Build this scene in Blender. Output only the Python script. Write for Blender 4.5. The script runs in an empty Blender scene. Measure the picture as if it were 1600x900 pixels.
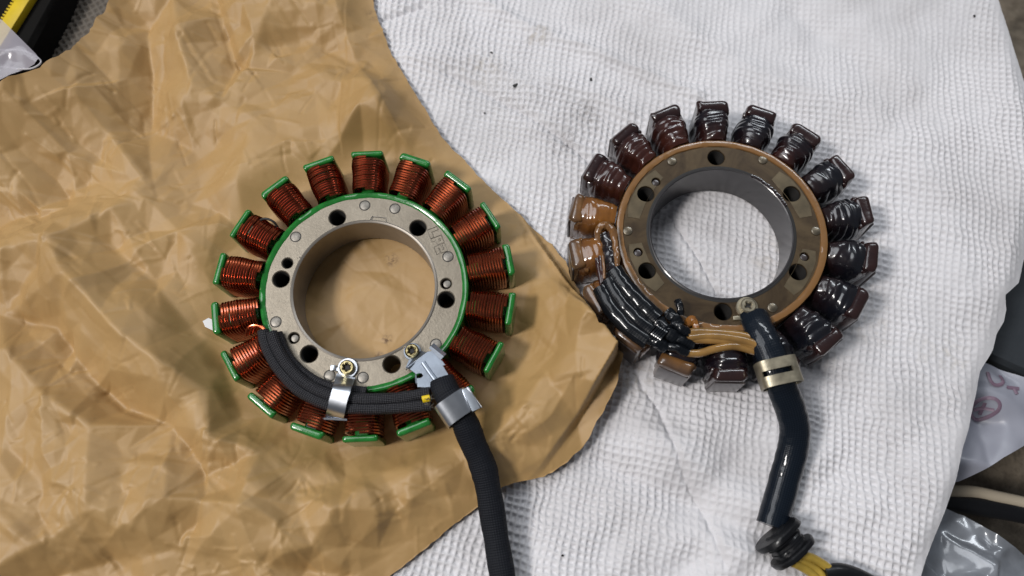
import bpy, bmesh, math, random
import numpy as np
from mathutils import Vector, Matrix, noise
from mathutils.geometry import delaunay_2d_cdt

PI = math.pi
MM = 0.001
sc = bpy.context.scene
C = sc.collection

# ------------------------------------------------------------------ camera
F_PX = 1200.0
CAM_H = 299.0
TH, RHO = math.radians(17.743), math.radians(-1.736)
_c, _s = math.cos(RHO), math.sin(RHO)
_R = Vector((1, 0, 0)); _U = Vector((0, math.cos(TH), math.sin(TH)))
CB = Vector((0, -math.sin(TH), math.cos(TH)))
CR = _c * _R + _s * _U
CU = -_s * _R + _c * _U
cam_d = bpy.data.cameras.new('camera')
cam = bpy.data.objects.new('camera', cam_d); C.objects.link(cam)
M3 = Matrix((CR, CU, CB)).transposed()
cam.matrix_world = Matrix.Translation(Vector((0, 0, CAM_H * MM))) @ M3.to_4x4()
cam_d.sensor_width = 36; cam_d.lens = 27
cam_d.clip_start = 0.01; cam_d.clip_end = 20
cam_d.dof.use_dof = True; cam_d.dof.focus_distance = 0.298; cam_d.dof.aperture_fstop = 7.5
sc.camera = cam

# ------------------------------------------------------------------ light
w = bpy.data.worlds.new('World'); sc.world = w; w.use_nodes = True
w.node_tree.nodes['Background'].inputs[0].default_value = (0.80, 0.84, 0.92, 1)
w.node_tree.nodes['Background'].inputs[1].default_value = 0.11

def lamp(name, pos, target, sx, sy, watts, col):
    d = bpy.data.lights.new(name, 'AREA'); d.shape = 'RECTANGLE'; d.size = sx; d.size_y = sy
    d.energy = watts; d.color = col
    o = bpy.data.objects.new(name, d); C.objects.link(o)
    o.location = pos
    o.rotation_euler = (Vector(target) - Vector(pos)).to_track_quat('-Z', 'Y').to_euler()
    return o
lamp('workshop_lamp', (-1.10, -0.24, 1.60), (0.0, 0.09, 0), 0.30, 0.30, 23.5, (1.0, 0.96, 0.925))
lamp('ceiling_panel_lamp', (-0.95, 0.75, 2.1), (-0.1, 0.1, 0), 1.5, 1.1, 21.0, (0.93, 0.96, 1.0))
lamp('ceiling_tube_lamp', (0.65, 1.35, 1.25), (0.1, 0.12, 0), 1.0, 0.16, 9.0, (0.90, 0.95, 1.0))
sc.view_settings.view_transform = 'Standard'
sc.view_settings.look = 'None'
sc.view_settings.exposure = 0.0
sc.view_settings.gamma = 1.0

# ------------------------------------------------------------------ helpers
def ray(px, py):
    return (CR * ((px - 800) / F_PX) + CU * ((450 - py) / F_PX) - CB)
def at(px, py, z=0.0):
    """point in mm on the level z seen at a photograph pixel"""
    d = ray(px, py); t = (z - CAM_H) / d.z
    return Vector((d.x * t, d.y * t, z))

MATS = {}
def new_mat(name):
    m = bpy.data.materials.new(name); m.use_nodes = True
    MATS[name] = m
    return m, m.node_tree, m.node_tree.nodes['Principled BSDF']
def nd(nt, typ, **kw):
    n = nt.nodes.new(typ)
    for k, v in kw.items():
        if k in n.inputs: n.inputs[k].default_value = v
        else: setattr(n, k, v)
    return n
def coords(nt, kind='Object'):
    return nt.nodes.new('ShaderNodeTexCoord').outputs[kind]
def noise_n(nt, co, scale, detail=4, rough=0.55, dist=0.0):
    n = nd(nt, 'ShaderNodeTexNoise'); n.inputs['Scale'].default_value = scale
    n.inputs['Detail'].default_value = detail; n.inputs['Roughness'].default_value = rough
    n.inputs['Distortion'].default_value = dist
    nt.links.new(co, n.inputs['Vector']); return n.outputs['Fac']
def ramp(nt, fac, stops):
    r = nt.nodes.new('ShaderNodeValToRGB'); cr = r.color_ramp
    while len(cr.elements) < len(stops): cr.elements.new(0.5)
    for e, (p, c) in zip(cr.elements, stops):
        e.position = p; e.color = (c, c, c, 1) if isinstance(c, (int, float)) else (*c, 1)
    nt.links.new(fac, r.inputs[0]); return r.outputs[0]
def mixc(nt, fac, a, b, mode='MIX'):
    m = nd(nt, 'ShaderNodeMix', data_type='RGBA', blend_type=mode)
    for sock, v in ((m.inputs[0], fac), (m.inputs[6], a), (m.inputs[7], b)):
        if isinstance(v, (int, float)): sock.default_value = v
        elif isinstance(v, tuple): sock.default_value = (*v, 1) if len(v) == 3 else v
        else: nt.links.new(v, sock)
    return m.outputs[2]
def mth(nt, op, a, b=None, clamp=False):
    m = nd(nt, 'ShaderNodeMath', operation=op, use_clamp=clamp)
    for sock, v in ((m.inputs[0], a), (m.inputs[1], b)):
        if v is None: continue
        if isinstance(v, (int, float)): sock.default_value = v
        else: nt.links.new(v, sock)
    return m.outputs[0]
def bump(nt, bsdf, h, strength, dist, prev=None):
    b = nt.nodes.new('ShaderNodeBump'); b.inputs['Strength'].default_value = strength
    b.inputs['Distance'].default_value = dist
    nt.links.new(h, b.inputs['Height'])
    if prev is not None: nt.links.new(prev, b.inputs['Normal'])
    nt.links.new(b.outputs[0], bsdf.inputs['Normal']); return b.outputs[0]
def simple(name, col, rough=0.5, metal=0.0, coat=0.0, spec=0.5, nscale=400, namp=0.0, bscale=600, bstr=0.0, bdist=0.0002, rvar=0.0):
    m, nt, b = new_mat(name)
    b.inputs['Base Color'].default_value = (*col, 1)
    b.inputs['Roughness'].default_value = rough; b.inputs['Metallic'].default_value = metal
    b.inputs['Coat Weight'].default_value = coat; b.inputs['Coat Roughness'].default_value = 0.06
    b.inputs['Specular IOR Level'].default_value = spec
    co = coords(nt)
    if namp:
        f = noise_n(nt, co, nscale)
        nt.links.new(mixc(nt, ramp(nt, f, [(0.3, 0.0), (0.7, 1.0)]), tuple(c * (1 - namp) for c in col), tuple(min(1, c * (1 + namp)) for c in col)), b.inputs['Base Color'])
    if rvar:
        f = noise_n(nt, co, nscale * 0.6)
        nt.links.new(mth(nt, 'ADD', mth(nt, 'MULTIPLY', f, rvar * 2), rough - rvar, True), b.inputs['Roughness'])
    if bstr: bump(nt, b, noise_n(nt, co, bscale), bstr, bdist)
    return m

class MB:
    def __init__(s): s.v = []; s.f = []; s.uv = {}
    def add(s, vs, fs, uvs=None):
        o = len(s.v); s.v.extend([tuple(v) for v in vs])
        for i, f in enumerate(fs):
            if uvs is not None: s.uv[len(s.f)] = uvs[i]
            s.f.append(tuple(o + k for k in f))
    def merge(s, other, M=None):
        s.add([M @ Vector(v) for v in other.v] if M else other.v, other.f)
    def build(s, name, mat, parent=None, smooth=True, angle=38, mm=True):
        me = bpy.data.meshes.new(name)
        k = MM if mm else 1
        me.from_pydata([(v[0] * k, v[1] * k, v[2] * k) for v in s.v], [], s.f)
        if s.uv:
            ul = me.uv_layers.new(name='UVMap')
            for p in me.polygons:
                u = s.uv.get(p.index)
                if u:
                    for li, q in zip(p.loop_indices, u): ul.data[li].uv = q
        me.validate()
        bm = bmesh.new(); bm.from_mesh(me); bmesh.ops.recalc_face_normals(bm, faces=bm.faces); bm.to_mesh(me); bm.free()
        if smooth:
            me.polygons.foreach_set('use_smooth', [True] * len(me.polygons))
            me.set_sharp_from_angle(angle=math.radians(angle))
        if mat: me.materials.append(mat)
        o = bpy.data.objects.new(name, me); C.objects.link(o)
        if parent: o.parent = parent
        return o

def catmull(P, n=8):
    P = [Vector(p) for p in P]
    Q = [2 * P[0] - P[1]] + P + [2 * P[-1] - P[-2]]
    out = []
    for i in range(1, len(Q) - 2):
        a, b, c, d = Q[i - 1:i + 3]
        for k in range(n):
            t = k / n
            out.append(0.5 * ((2 * b) + (c - a) * t + (2 * a - 5 * b + 4 * c - d) * t * t + (3 * b - a - 3 * c + d) * t ** 3))
    out.append(P[-1]); return out
def tube(mb, P, r, n=12, flat=1.0, up=None, cap=True, wob=0.0, seed=0):
    """tube along P; r scalar or f(t); flat = height/width ratio (or f(t)), up = thin direction"""
    P = [Vector(p) for p in P]; N = len(P); rng = random.Random(seed)
    up0 = Vector(up) if up is not None else Vector((0.13, 0.21, 0.97))
    vs = []; L = 0; acc = []
    for i, p in enumerate(P):
        t = (P[min(i + 1, N - 1)] - P[max(i - 1, 0)]).normalized()
        sd = t.cross(up0).normalized(); u2 = sd.cross(t).normalized()
        if i: L += (P[i] - P[i - 1]).length
        acc.append(L)
        q = i / (N - 1)
        rr = r(q) if callable(r) else r
        fl = flat(q) if callable(flat) else flat
        for k in range(n):
            a = 2 * PI * k / n
            w_ = 1 + wob * noise.noise(Vector((i * 0.31 + seed * 7.1, math.cos(a) * 1.2, math.sin(a) * 1.2)))
            vs.append(p + sd * (math.cos(a) * rr * w_) + u2 * (math.sin(a) * rr * fl * w_))
    fs = []; uvs = []
    for i in range(N - 1):
        for k in range(n):
            k2 = (k + 1) % n
            fs.append((i * n + k, i * n + k2, (i + 1) * n + k2, (i + 1) * n + k))
            uvs.append(((k / n, acc[i]), ((k + 1) / n, acc[i]), ((k + 1) / n, acc[i + 1]), (k / n, acc[i + 1])))
    if cap:
        fs.append(tuple(range(n - 1, -1, -1))); uvs.append(None)
        fs.append(tuple((N - 1) * n + k for k in range(n))); uvs.append(None)
    mb.add(vs, fs, uvs)
def lathe(mb, prof, n=96, centre=(0, 0), close=False, wob=None):
    m = len(prof); vs = []
    for k in range(n):
        a = 2 * PI * k / n
        for j, (r, z) in enumerate(prof):
            rr = r + (wob(a, j) if wob else 0)
            vs.append((centre[0] + rr * math.cos(a), centre[1] + rr * math.sin(a), z))
    fs = []
    for k in range(n):
        k2 = (k + 1) % n
        for j in range(m - 1 if not close else m):
            j2 = (j + 1) % m
            fs.append((k * m + j, k2 * m + j, k2 * m + j2, k * m + j2))
    mb.add(vs, fs)
def disc(mb, c, r, z0, z1, bev=0.3, n=28):
    """solid disc standing from z0 to z1 with a rounded rim"""
    prof = [(r, z0), (r, z1 - bev), (r - bev * 0.3, z1 - bev * 0.3), (r - bev, z1)]
    m = len(prof); vs = []
    for k in range(n):
        a = 2 * PI * k / n
        for rr, z in prof: vs.append((c[0] + rr * math.cos(a), c[1] + rr * math.sin(a), z))
    fs = []
    for k in range(n):
        k2 = (k + 1) % n
        for j in range(m - 1): fs.append((k * m + j, k2 * m + j, k2 * m + j + 1, k * m + j + 1))
    fs.append(tuple(k * m + m - 1 for k in range(n))); fs.append(tuple(k * m for k in range(n - 1, -1, -1)))
    mb.add(vs, fs)
def rbox(mb, c, size, bev=0.5, seg=2, M=None):
    bm = bmesh.new(); bmesh.ops.create_cube(bm, size=1)
    bmesh.ops.scale(bm, vec=size, verts=bm.verts)
    bmesh.ops.bevel(bm, geom=bm.edges[:], offset=bev, segments=seg, profile=0.6, affect='EDGES')
    bm.verts.ensure_lookup_table(); bm.verts.index_update()
    vs = [(M @ v.co if M else v.co) + Vector(c) for v in bm.verts]
    fs = [tuple(v.index for v in f.verts) for f in bm.faces]
    mb.add(vs, fs); bm.free()
def plate2d(mb, outer, holes, z0, z1, ch=0.25, zfun=None):
    """flat plate with through holes and a small chamfer round every edge; loops are lists of (x, y)"""
    def off(loop, d):
        n = len(loop); out = []
        for i in range(n):
            a, b = Vector(loop[i - 1]), Vector(loop[(i + 1) % n])
            t = (b - a).normalized(); out.append((loop[i][0] - t.y * d, loop[i][1] + t.x * d))
        return out
    def area(l): return sum(l[i - 1][0] * l[i][1] - l[i][0] * l[i - 1][1] for i in range(len(l)))
    if area(outer) < 0: outer = outer[::-1]
    hs = [h if area(h) > 0 else h[::-1] for h in holes]
    loops = [(outer, off(outer, ch))] + [(h, off(h, -ch)) for h in hs]
    def inside(l, x, y):
        c = False; n = len(l)
        for i in range(n):
            x1, y1 = l[i - 1]; x2, y2 = l[i]
            if (y1 > y) != (y2 > y) and x < (x2 - x1) * (y - y1) / (y2 - y1) + x1: c = not c
        return c
    for top in (True, False):
        V2 = []; E = []
        src = [l[1] if top else l[0] for l in loops]
        for l in src:
            o = len(V2); n = len(l); V2 += [Vector(p) for p in l]; E += [(o + i, o + (i + 1) % n) for i in range(n)]
        r = delaunay_2d_cdt(V2, E, [], 0, 1e-7)
        fs = []
        for f in r[2]:
            cx = sum(r[0][i].x for i in f) / len(f); cy = sum(r[0][i].y for i in f) / len(f)
            if inside(src[0], cx, cy) and not any(inside(h, cx, cy) for h in src[1:]): fs.append(tuple(f) if top else tuple(f)[::-1])
        mb.add([(p.x, p.y, z1 if top else z0) for p in r[0]], fs)
    for l0, l1 in loops:
        n = len(l0)
        vs = [(p[0], p[1], z1) for p in l1] + [(p[0], p[1], z1 - ch) for p in l0] + [(p[0], p[1], z0) for p in l0]
        fs = []
        for i in range(n):
            j = (i + 1) % n
            fs += [(i, j, n + j, n + i), (n + i, n + j, 2 * n + j, 2 * n + i)]
        mb.add(vs, fs)
def circle(c, r, n=28, a0=0): return [(c[0] + r * math.cos(a0 + 2 * PI * k / n), c[1] + r * math.sin(a0 + 2 * PI * k / n)) for k in range(n)]
def strip(mb, P, width, thick, side=None):
    """a bent strap of sheet metal along P, 'side' = width direction"""
    P = [Vector(p) for p in P]; N = len(P); vs = []; fs = []
    for i, p in enumerate(P):
        t = (P[min(i + 1, N - 1)] - P[max(i - 1, 0)]).normalized()
        sd = Vector(side).normalized() if side is not None else t.cross(Vector((0, 0, 1))).normalized()
        sd = (sd - t * sd.dot(t)).normalized(); nn = sd.cross(t).normalized()
        w_ = width(i / (N - 1)) if callable(width) else width
        for a, b in ((-1, -1), (1, -1), (1, 1), (-1, 1)): vs.append(p + sd * (a * w_ / 2) + nn * (b * thick / 2))
    for i in range(N - 1):
        for k in range(4): fs.append((i * 4 + k, i * 4 + (k + 1) % 4, i * 4 + 4 + (k + 1) % 4, i * 4 + 4 + k))
    fs += [(3, 2, 1, 0), tuple((N - 1) * 4 + k for k in range(4))]
    mb.add(vs, fs)
def empty(name, label, cat, group=None):
    o = bpy.data.objects.new(name, None); C.objects.link(o); o.empty_display_size = 0.01
    o['label'] = label; o['category'] = cat
    if group: o['group'] = group
    return o
def tag(o, label=None, cat=None, group=None, kind=None):
    for k, v in (('label', label), ('category', cat), ('group', group), ('kind', kind)):
        if v: o[k] = v
    return o
def piece(src, name, parent, rot=0.0):
    """another object sharing the mesh of src"""
    o = src.copy(); o.name = name; C.objects.link(o); o.parent = parent; o.rotation_euler = (0, 0, rot)
    return o

# numpy sheet tools -------------------------------------------------
rs = np.random.RandomState(11)
def vnoise(x, y, cell, seed):
    """smooth value noise, about -1..1"""
    r = np.random.RandomState(seed); T = r.uniform(-1, 1, (256, 256))
    u = x / cell + 1000.3; v = y / cell + 1000.7
    i = np.floor(u).astype(int); j = np.floor(v).astype(int); fu = u - i; fv = v - j
    fu = fu * fu * (3 - 2 * fu); fv = fv * fv * (3 - 2 * fv)
    g = lambda a, b: T[(i + a) % 256, (j + b) % 256]
    return (g(0, 0) * (1 - fu) + g(1, 0) * fu) * (1 - fv) + (g(0, 1) * (1 - fu) + g(1, 1) * fu) * fv
def facets(x, y, cell, seed, pts=None):
    """piecewise flat facets over a jittered triangulation: crumpled paper"""
    r = np.random.RandomState(seed)
    x0, x1, y0, y1 = x.min() - cell, x.max() + cell, y.min() - cell, y.max() + cell
    nx = int((x1 - x0) / cell) + 1; ny = int((y1 - y0) / cell) + 1
    P = []
    if pts is not None: P = [tuple(p) for p in pts]
    else:
        for i in range(nx + 1):
            for j in range(ny + 1):
                P.append((x0 + (i + r.uniform(-.48, .48)) * cell, y0 + (j + r.uniform(-.48, .48)) * cell, r.uniform(-1, 1)))
    P = np.array(P)
    T = delaunay_2d_cdt([Vector(p[:2]) for p in P], [], [], 0, 1e-6)
    V = np.array([tuple(v) for v in T[0]]); src = [o[0] if o else 0 for o in T[3]]
    Z = P[src, 2]
    out = np.zeros(x.shape); gx = x[:, 0] if x.ndim == 2 else x; gy = y[0, :]
    for f in T[2]:
        a, b, c = (V[k] for k in f); za, zb, zc = (Z[k] for k in f)
        i0, i1 = np.searchsorted(gx, [min(a[0], b[0], c[0]), max(a[0], b[0], c[0])])
        j0, j1 = np.searchsorted(gy, [min(a[1], b[1], c[1]), max(a[1], b[1], c[1])])
        if i1 <= i0 or j1 <= j0: continue
        X = x[i0:i1, j0:j1]; Y = y[i0:i1, j0:j1]
        d = (b[1] - c[1]) * (a[0] - c[0]) + (c[0] - b[0]) * (a[1] - c[1])
        if abs(d) < 1e-9: continue
        l1 = ((b[1] - c[1]) * (X - c[0]) + (c[0] - b[0]) * (Y - c[1])) / d
        l2 = ((c[1] - a[1]) * (X - c[0]) + (a[0] - c[0]) * (Y - c[1])) / d
        l3 = 1 - l1 - l2
        m = (l1 >= -1e-6) & (l2 >= -1e-6) & (l3 >= -1e-6)
        out[i0:i1, j0:j1][m] = (l1 * za + l2 * zb + l3 * zc)[m]
    return out
def sample(G, gx, gy, X, Y):
    """bilinear lookup of a regular grid field"""
    u = np.clip((X - gx[0]) / (gx[1] - gx[0]), 0, len(gx) - 1.001); v = np.clip((Y - gy[0]) / (gy[1] - gy[0]), 0, len(gy) - 1.001)
    i = u.astype(int); j = v.astype(int); fu = u - i; fv = v - j
    return (G[i, j] * (1 - fu) + G[i + 1, j] * fu) * (1 - fv) + (G[i, j + 1] * (1 - fu) + G[i + 1, j + 1] * fu) * fv
def seg_dist(X, Y, P):
    """distance to a polyline, signed side, and closest point"""
    best = np.full(X.shape, 1e9); bx = X * 0; by = X * 0; sg = X * 0
    for (ax, ay), (cx, cy) in zip(P[:-1], P[1:]):
        dx, dy = cx - ax, cy - ay; L2 = dx * dx + dy * dy + 1e-12
        t = np.clip(((X - ax) * dx + (Y - ay) * dy) / L2, 0, 1)
        qx, qy = ax + t * dx, ay + t * dy; d = np.hypot(X - qx, Y - qy)
        m = d < best; best = np.where(m, d, best); bx = np.where(m, qx, bx); by = np.where(m, qy, by)
        sg = np.where(m, np.sign((X - ax) * dy - (Y - ay) * dx), sg)
    return best, sg, bx, by
def in_poly(X, Y, P):
    c = np.zeros(X.shape, bool)
    for (x1, y1), (x2, y2) in zip(P, P[1:] + P[:1]):
        if abs(y2 - y1) < 1e-9: continue
        c ^= ((y1 > Y) != (y2 > Y)) & (X < (x2 - x1) * (Y - y1) / (y2 - y1) + x1)
    return c
def sheet(name, gx, gy, Zf, poly, mat, snap):
    """height sheet over a grid cut to a polygon, its edge snapped onto the outline"""
    X, Y = np.meshgrid(gx, gy, indexing='ij'); nx, ny = X.shape
    ins = in_poly(X, Y, poly)
    near = ins.copy()
    for a, b in ((1, 0), (-1, 0), (0, 1), (0, -1), (1, 1), (-1, -1), (1, -1), (-1, 1)):
        near |= np.roll(np.roll(ins, a, 0), b, 1)
    edge = near & ~ins
    d, sgn, bx, by = seg_dist(X[edge], Y[edge], poly + poly[:1])
    X = X.copy(); Y = Y.copy(); X[edge] = bx; Y[edge] = by
    Z = Zf(X, Y)
    face_ok = near[:-1, :-1] & near[1:, :-1] & near[1:, 1:] & near[:-1, 1:] & (ins[:-1, :-1] | ins[1:, :-1] | ins[1:, 1:] | ins[:-1, 1:])
    idx = np.arange(nx * ny).reshape(nx, ny)
    F = np.stack([idx[:-1, :-1][face_ok], idx[1:, :-1][face_ok], idx[1:, 1:][face_ok], idx[:-1, 1:][face_ok]], -1)
    used = np.unique(F); remap = np.full(nx * ny, -1); remap[used] = np.arange(len(used)); F = remap[F]
    V = np.stack([X.ravel()[used], Y.ravel()[used], Z.ravel()[used]], -1) * MM
    me = bpy.data.meshes.new(name)
    me.vertices.add(len(V)); me.vertices.foreach_set('co', V.ravel().astype(np.float32))
    me.loops.add(F.size); me.loops.foreach_set('vertex_index', F.ravel().astype(np.int32))
    me.polygons.add(len(F)); me.polygons.foreach_set('loop_start', (np.arange(len(F)) * 4).astype(np.int32))
    me.update(calc_edges=True); me.validate()
    me.polygons.foreach_set('use_smooth', np.ones(len(me.polygons), bool))
    me.materials.append(mat)
    o = bpy.data.objects.new(name, me); C.objects.link(o); return o

# ------------------------------------------------------------------ stator frames (mm)
class Frame:
    def __init__(s, x, y, z, tx, ty):
        s.M = Matrix.Translation((x, y, z)) @ Matrix.Rotation(math.radians(ty), 4, 'Y') @ Matrix.Rotation(math.radians(tx), 4, 'X')
        s.I = s.M.inverted()
    def at(s, px, py, z=0.0):
        o = s.I @ Vector((0, 0, CAM_H)); d = s.I.to_3x3() @ ray(px, py)
        t = (z - o.z) / d.z; p = o + d * t
        return Vector((p.x, p.y, z))
FL = Frame(-56.32, 90.43, 21.0, 1.14, 0.14)
FR = Frame(82.02, 109.46, 20.0, -1.77, -2.0)

# ------------------------------------------------------------------ materials
def paper_mat():
    m, nt, b = new_mat('kraft_paper')
    co = coords(nt)
    f1 = noise_n(nt, co, 26, 5, 0.6); f2 = noise_n(nt, co, 900, 3, 0.7)
    base = mixc(nt, ramp(nt, f1, [(0.3, 0.0), (0.7, 1.0)]), (0.380, 0.224, 0.080), (0.450, 0.278, 0.108))
    base = mixc(nt, mth(nt, 'MULTIPLY', ramp(nt, f2, [(0.35, 0.0), (0.75, 1.0)]), 0.25), base, (0.43, 0.28, 0.105))
    stain = noise_n(nt, co, 42, 4, 0.65, 0.6)
    base = mixc(nt, mth(nt, 'MULTIPLY', ramp(nt, stain, [(0.70, 0.0), (0.76, 1.0)]), 0.45), base, (0.22, 0.12, 0.04))
    for (px, py, rad, sc_, amt) in [(612, 406, 3.6, 500, 1.6), (604, 530, 3.0, 600, 1.6), (592, 556, 2.4, 600, 1.4), (556, 62, 4, 500, 1.0), (580, 30, 5, 400, 0.9)]:
        sub = nd(nt, 'ShaderNodeVectorMath', operation='DISTANCE'); nt.links.new(co, sub.inputs[0])
        q = at(px, py, 2.5); sub.inputs[1].default_value = (q.x * MM, q.y * MM, 0.0025)
        f = mth(nt, 'SUBTRACT', 1.0, mth(nt, 'DIVIDE', sub.outputs['Value'], rad * MM), True)
        g = mth(nt, 'MULTIPLY', f, ramp(nt, noise_n(nt, co, sc_, 4, 0.6), [(0.42, 0.0), (0.6, 1.0)]))
        base = mixc(nt, mth(nt, 'MULTIPLY', g, amt, True), base, (0.14, 0.07, 0.02))
    nt.links.new(base, b.inputs['Base Color'])
    b.inputs['Roughness'].default_value = 0.58; b.inputs['Specular IOR Level'].default_value = 0.72
    b.inputs['Sheen Weight'].default_value = 0.0
    bump(nt, b, noise_n(nt, co, 1500, 3), 0.12, 0.0001)
    # thin enough to pass some light
    tr = nt.nodes.new('ShaderNodeBsdfTranslucent'); nt.links.new(base, tr.inputs[0])
    mx = nt.nodes.new('ShaderNodeMixShader'); mx.inputs[0].default_value = 0.04
    nt.links.new(b.outputs[0], mx.inputs[1]); nt.links.new(tr.outputs[0], mx.inputs[2])
    nt.links.new(mx.outputs[0], nt.nodes['Material Output'].inputs[0])
    return m
def cloth_mat():
    m, nt, b = new_mat('waffle_cotton')
    co = coords(nt)
    dirt = noise_n(nt, co, 14, 6, 0.62, 0.3)
    base = mixc(nt, ramp(nt, dirt, [(0.30, 0.0), (0.55, 1.0)]), (0.60, 0.585, 0.595), (0.72, 0.71, 0.73))
    # oily brown smudges at their own places
    def smudge(p, rad, base, col, amt, seed):
        sub = nd(nt, 'ShaderNodeVectorMath', operation='DISTANCE'); nt.links.new(co, sub.inputs[0])
        sub.inputs[1].default_value = (p[0] * MM, p[1] * MM, p[2] * MM)
        f = mth(nt, 'SUBTRACT', 1.0, mth(nt, 'DIVIDE', sub.outputs['Value'], rad * MM), True)
        n = noise_n(nt, co, seed, 5, 0.65)
        g = mth(nt, 'MULTIPLY', f, ramp(nt, n, [(0.46, 0.0), (0.64, 1.0)]))
        return mixc(nt, mth(nt, 'MULTIPLY', g, amt * 0.55, True), base, col)
    for (px, py, rad, seed, amt, col) in [(905, 170, 10, 420, 1.3, (0.10, 0.085, 0.07)), (925, 185, 8, 500, 1.2, (0.13, 0.10, 0.08)), (880, 225, 9, 380, 1.6, (0.12, 0.09, 0.08)), (1205, 400, 14, 160, 0.6, (0.42, 0.33, 0.20)), (840, 55, 8, 300, 1.5, (0.30, 0.24, 0.16)), (755, 110, 12, 300, 0.9, (0.36, 0.30, 0.20)), (1490, 555, 10, 300, 0.6, (0.42, 0.36, 0.24)), (1440, 545, 8, 300, 0.5, (0.45, 0.38, 0.27)), (1360, 500, 14, 260, 0.8, (0.38, 0.33, 0.27)), (985, 580, 14, 300, 1.0, (0.26, 0.19, 0.10)), (895, 205, 14, 900, 0.6, (0.10, 0.09, 0.08)), (800, 150, 40, 1100, 0.7, (0.14, 0.12, 0.10)), (1040, 60, 30, 1100, 0.4, (0.2, 0.18, 0.15))]:
        base = smudge(at(px, py, 1), rad, base, col, amt, seed)
    base = mixc(nt, mth(nt, 'MULTIPLY', ramp(nt, noise_n(nt, co, 1400, 2, 0.5), [(0.70, 0.0), (0.74, 1.0)]), 0.35), base, (0.25, 0.22, 0.2))
    nt.links.new(base, b.inputs['Base Color'])
    b.inputs['Roughness'].default_value = 0.92; b.inputs['Specular IOR Level'].default_value = 0.15
    b.inputs['Sheen Weight'].default_value = 0.15
    fibre = mth(nt, 'ADD', noise_n(nt, co, 1800, 4, 0.7), noise_n(nt, co, 5000, 2, 0.6))
    bump(nt, b, fibre, 0.55, 0.00035)
    return m
def braid_mat(name, c0, c1, rough, k_along=0.9, k_round=14, coat=0.0, height=1.0, sparkle=0.5):
    m, nt, b = new_mat(name)
    uv = coords(nt, 'UV'); sp = nd(nt, 'ShaderNodeSeparateXYZ'); nt.links.new(uv, sp.inputs[0])
    u = mth(nt, 'MULTIPLY', sp.outputs[0], k_round * 2 * PI); v = mth(nt, 'MULTIPLY', sp.outputs[1], k_along * 2 * PI)
    a = mth(nt, 'SINE', mth(nt, 'ADD', u, v)); c = mth(nt, 'SINE', mth(nt, 'SUBTRACT', u, v))
    h = mth(nt, 'MULTIPLY', a, c)
    hh = mth(nt, 'ADD', mth(nt, 'MULTIPLY', h, 0.5), 0.5)
    nt.links.new(mixc(nt, mth(nt, 'POWER', hh, 2.0), c0, c1), b.inputs['Base Color'])
    b.inputs['Roughness'].default_value = rough; b.inputs['Coat Weight'].default_value = coat
    b.inputs['Coat Roughness'].default_value = 0.08; b.inputs['Specular IOR Level'].default_value = sparkle
    n1 = bump(nt, b, hh, 0.9 * height, 0.0003)
    bump(nt, b, noise_n(nt, coords(nt), 900, 3), 0.3, 0.0003, n1)
    return m
def cast_mat():
    m, nt, b = new_mat('cast_alloy_face')
    co = coords(nt)
    f = noise_n(nt, co, 60, 5, 0.6); g = noise_n(nt, co, 1100, 3, 0.7)
    base = mixc(nt, ramp(nt, f, [(0.3, 0.0), (0.7, 1.0)]), (0.240, 0.207, 0.162), (0.320, 0.280, 0.222))
    base = mixc(nt, mth(nt, 'MULTIPLY', ramp(nt, g, [(0.55, 0.0), (0.75, 1.0)]), 0.35), base, (0.42, 0.38, 0.31))
    base = mixc(nt, ramp(nt, noise_n(nt, co, 330, 3, 0.5), [(0.72, 0.0), (0.75, 1.0)]), base, (0.10, 0.09, 0.08))
    nt.links.new(base, b.inputs['Base Color'])
    b.inputs['Metallic'].default_value = 0.75; b.inputs['Roughness'].default_value = 0.48
    bump(nt, b, mth(nt, 'ADD', g, mth(nt, 'MULTIPLY', noise_n(nt, co, 420, 3), 1.5)), 0.30, 0.00025)
    return m
def oily_mat():
    m, nt, b = new_mat('oily_alloy_face')
    co = coords(nt)
    f = noise_n(nt, co, 60, 5, 0.65, 1.2)
    base = mixc(nt, ramp(nt, f, [(0.35, 0.0), (0.65, 1.0)]), (0.036, 0.020, 0.007), (0.092, 0.060, 0.027))
    nt.links.new(base, b.inputs['Base Color'])
    b.inputs['Metallic'].default_value = 0.45; b.inputs['Roughness'].default_value = 0.42
    b.inputs['Coat Weight'].default_value = 0.6; b.inputs['Coat Roughness'].default_value = 0.12
    bump(nt, b, noise_n(nt, co, 180, 3), 0.15, 0.0004)
    return m
def varnish_mat(name, inner, outer, r0, r1, rough=0.24, lump=0.22):
    """burnt lacquer: 'inner' colour close to the hub, 'outer' further out"""
    m, nt, b = new_mat(name)
    co = coords(nt)
    ln = nd(nt, 'ShaderNodeVectorMath', operation='LENGTH'); nt.links.new(co, ln.inputs[0])
    t = mth(nt, 'DIVIDE', mth(nt, 'SUBTRACT', ln.outputs['Value'], r0 * MM), (r1 - r0) * MM, True)
    n = noise_n(nt, co, 190, 4, 0.6)
    t = mth(nt, 'ADD', t, mth(nt, 'MULTIPLY', mth(nt, 'SUBTRACT', n, 0.5), 1.6), True)
    nt.links.new(mixc(nt, t, inner, outer), b.inputs['Base Color'])
    b.inputs['Roughness'].default_value = rough; b.inputs['Specular IOR Level'].default_value = 0.55
    b.inputs['Coat Weight'].default_value = 0.55; b.inputs['Coat Roughness'].default_value = 0.07
    bump(nt, b, noise_n(nt, co, 300, 2, 0.5), lump, 0.0006)
    return m

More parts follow.
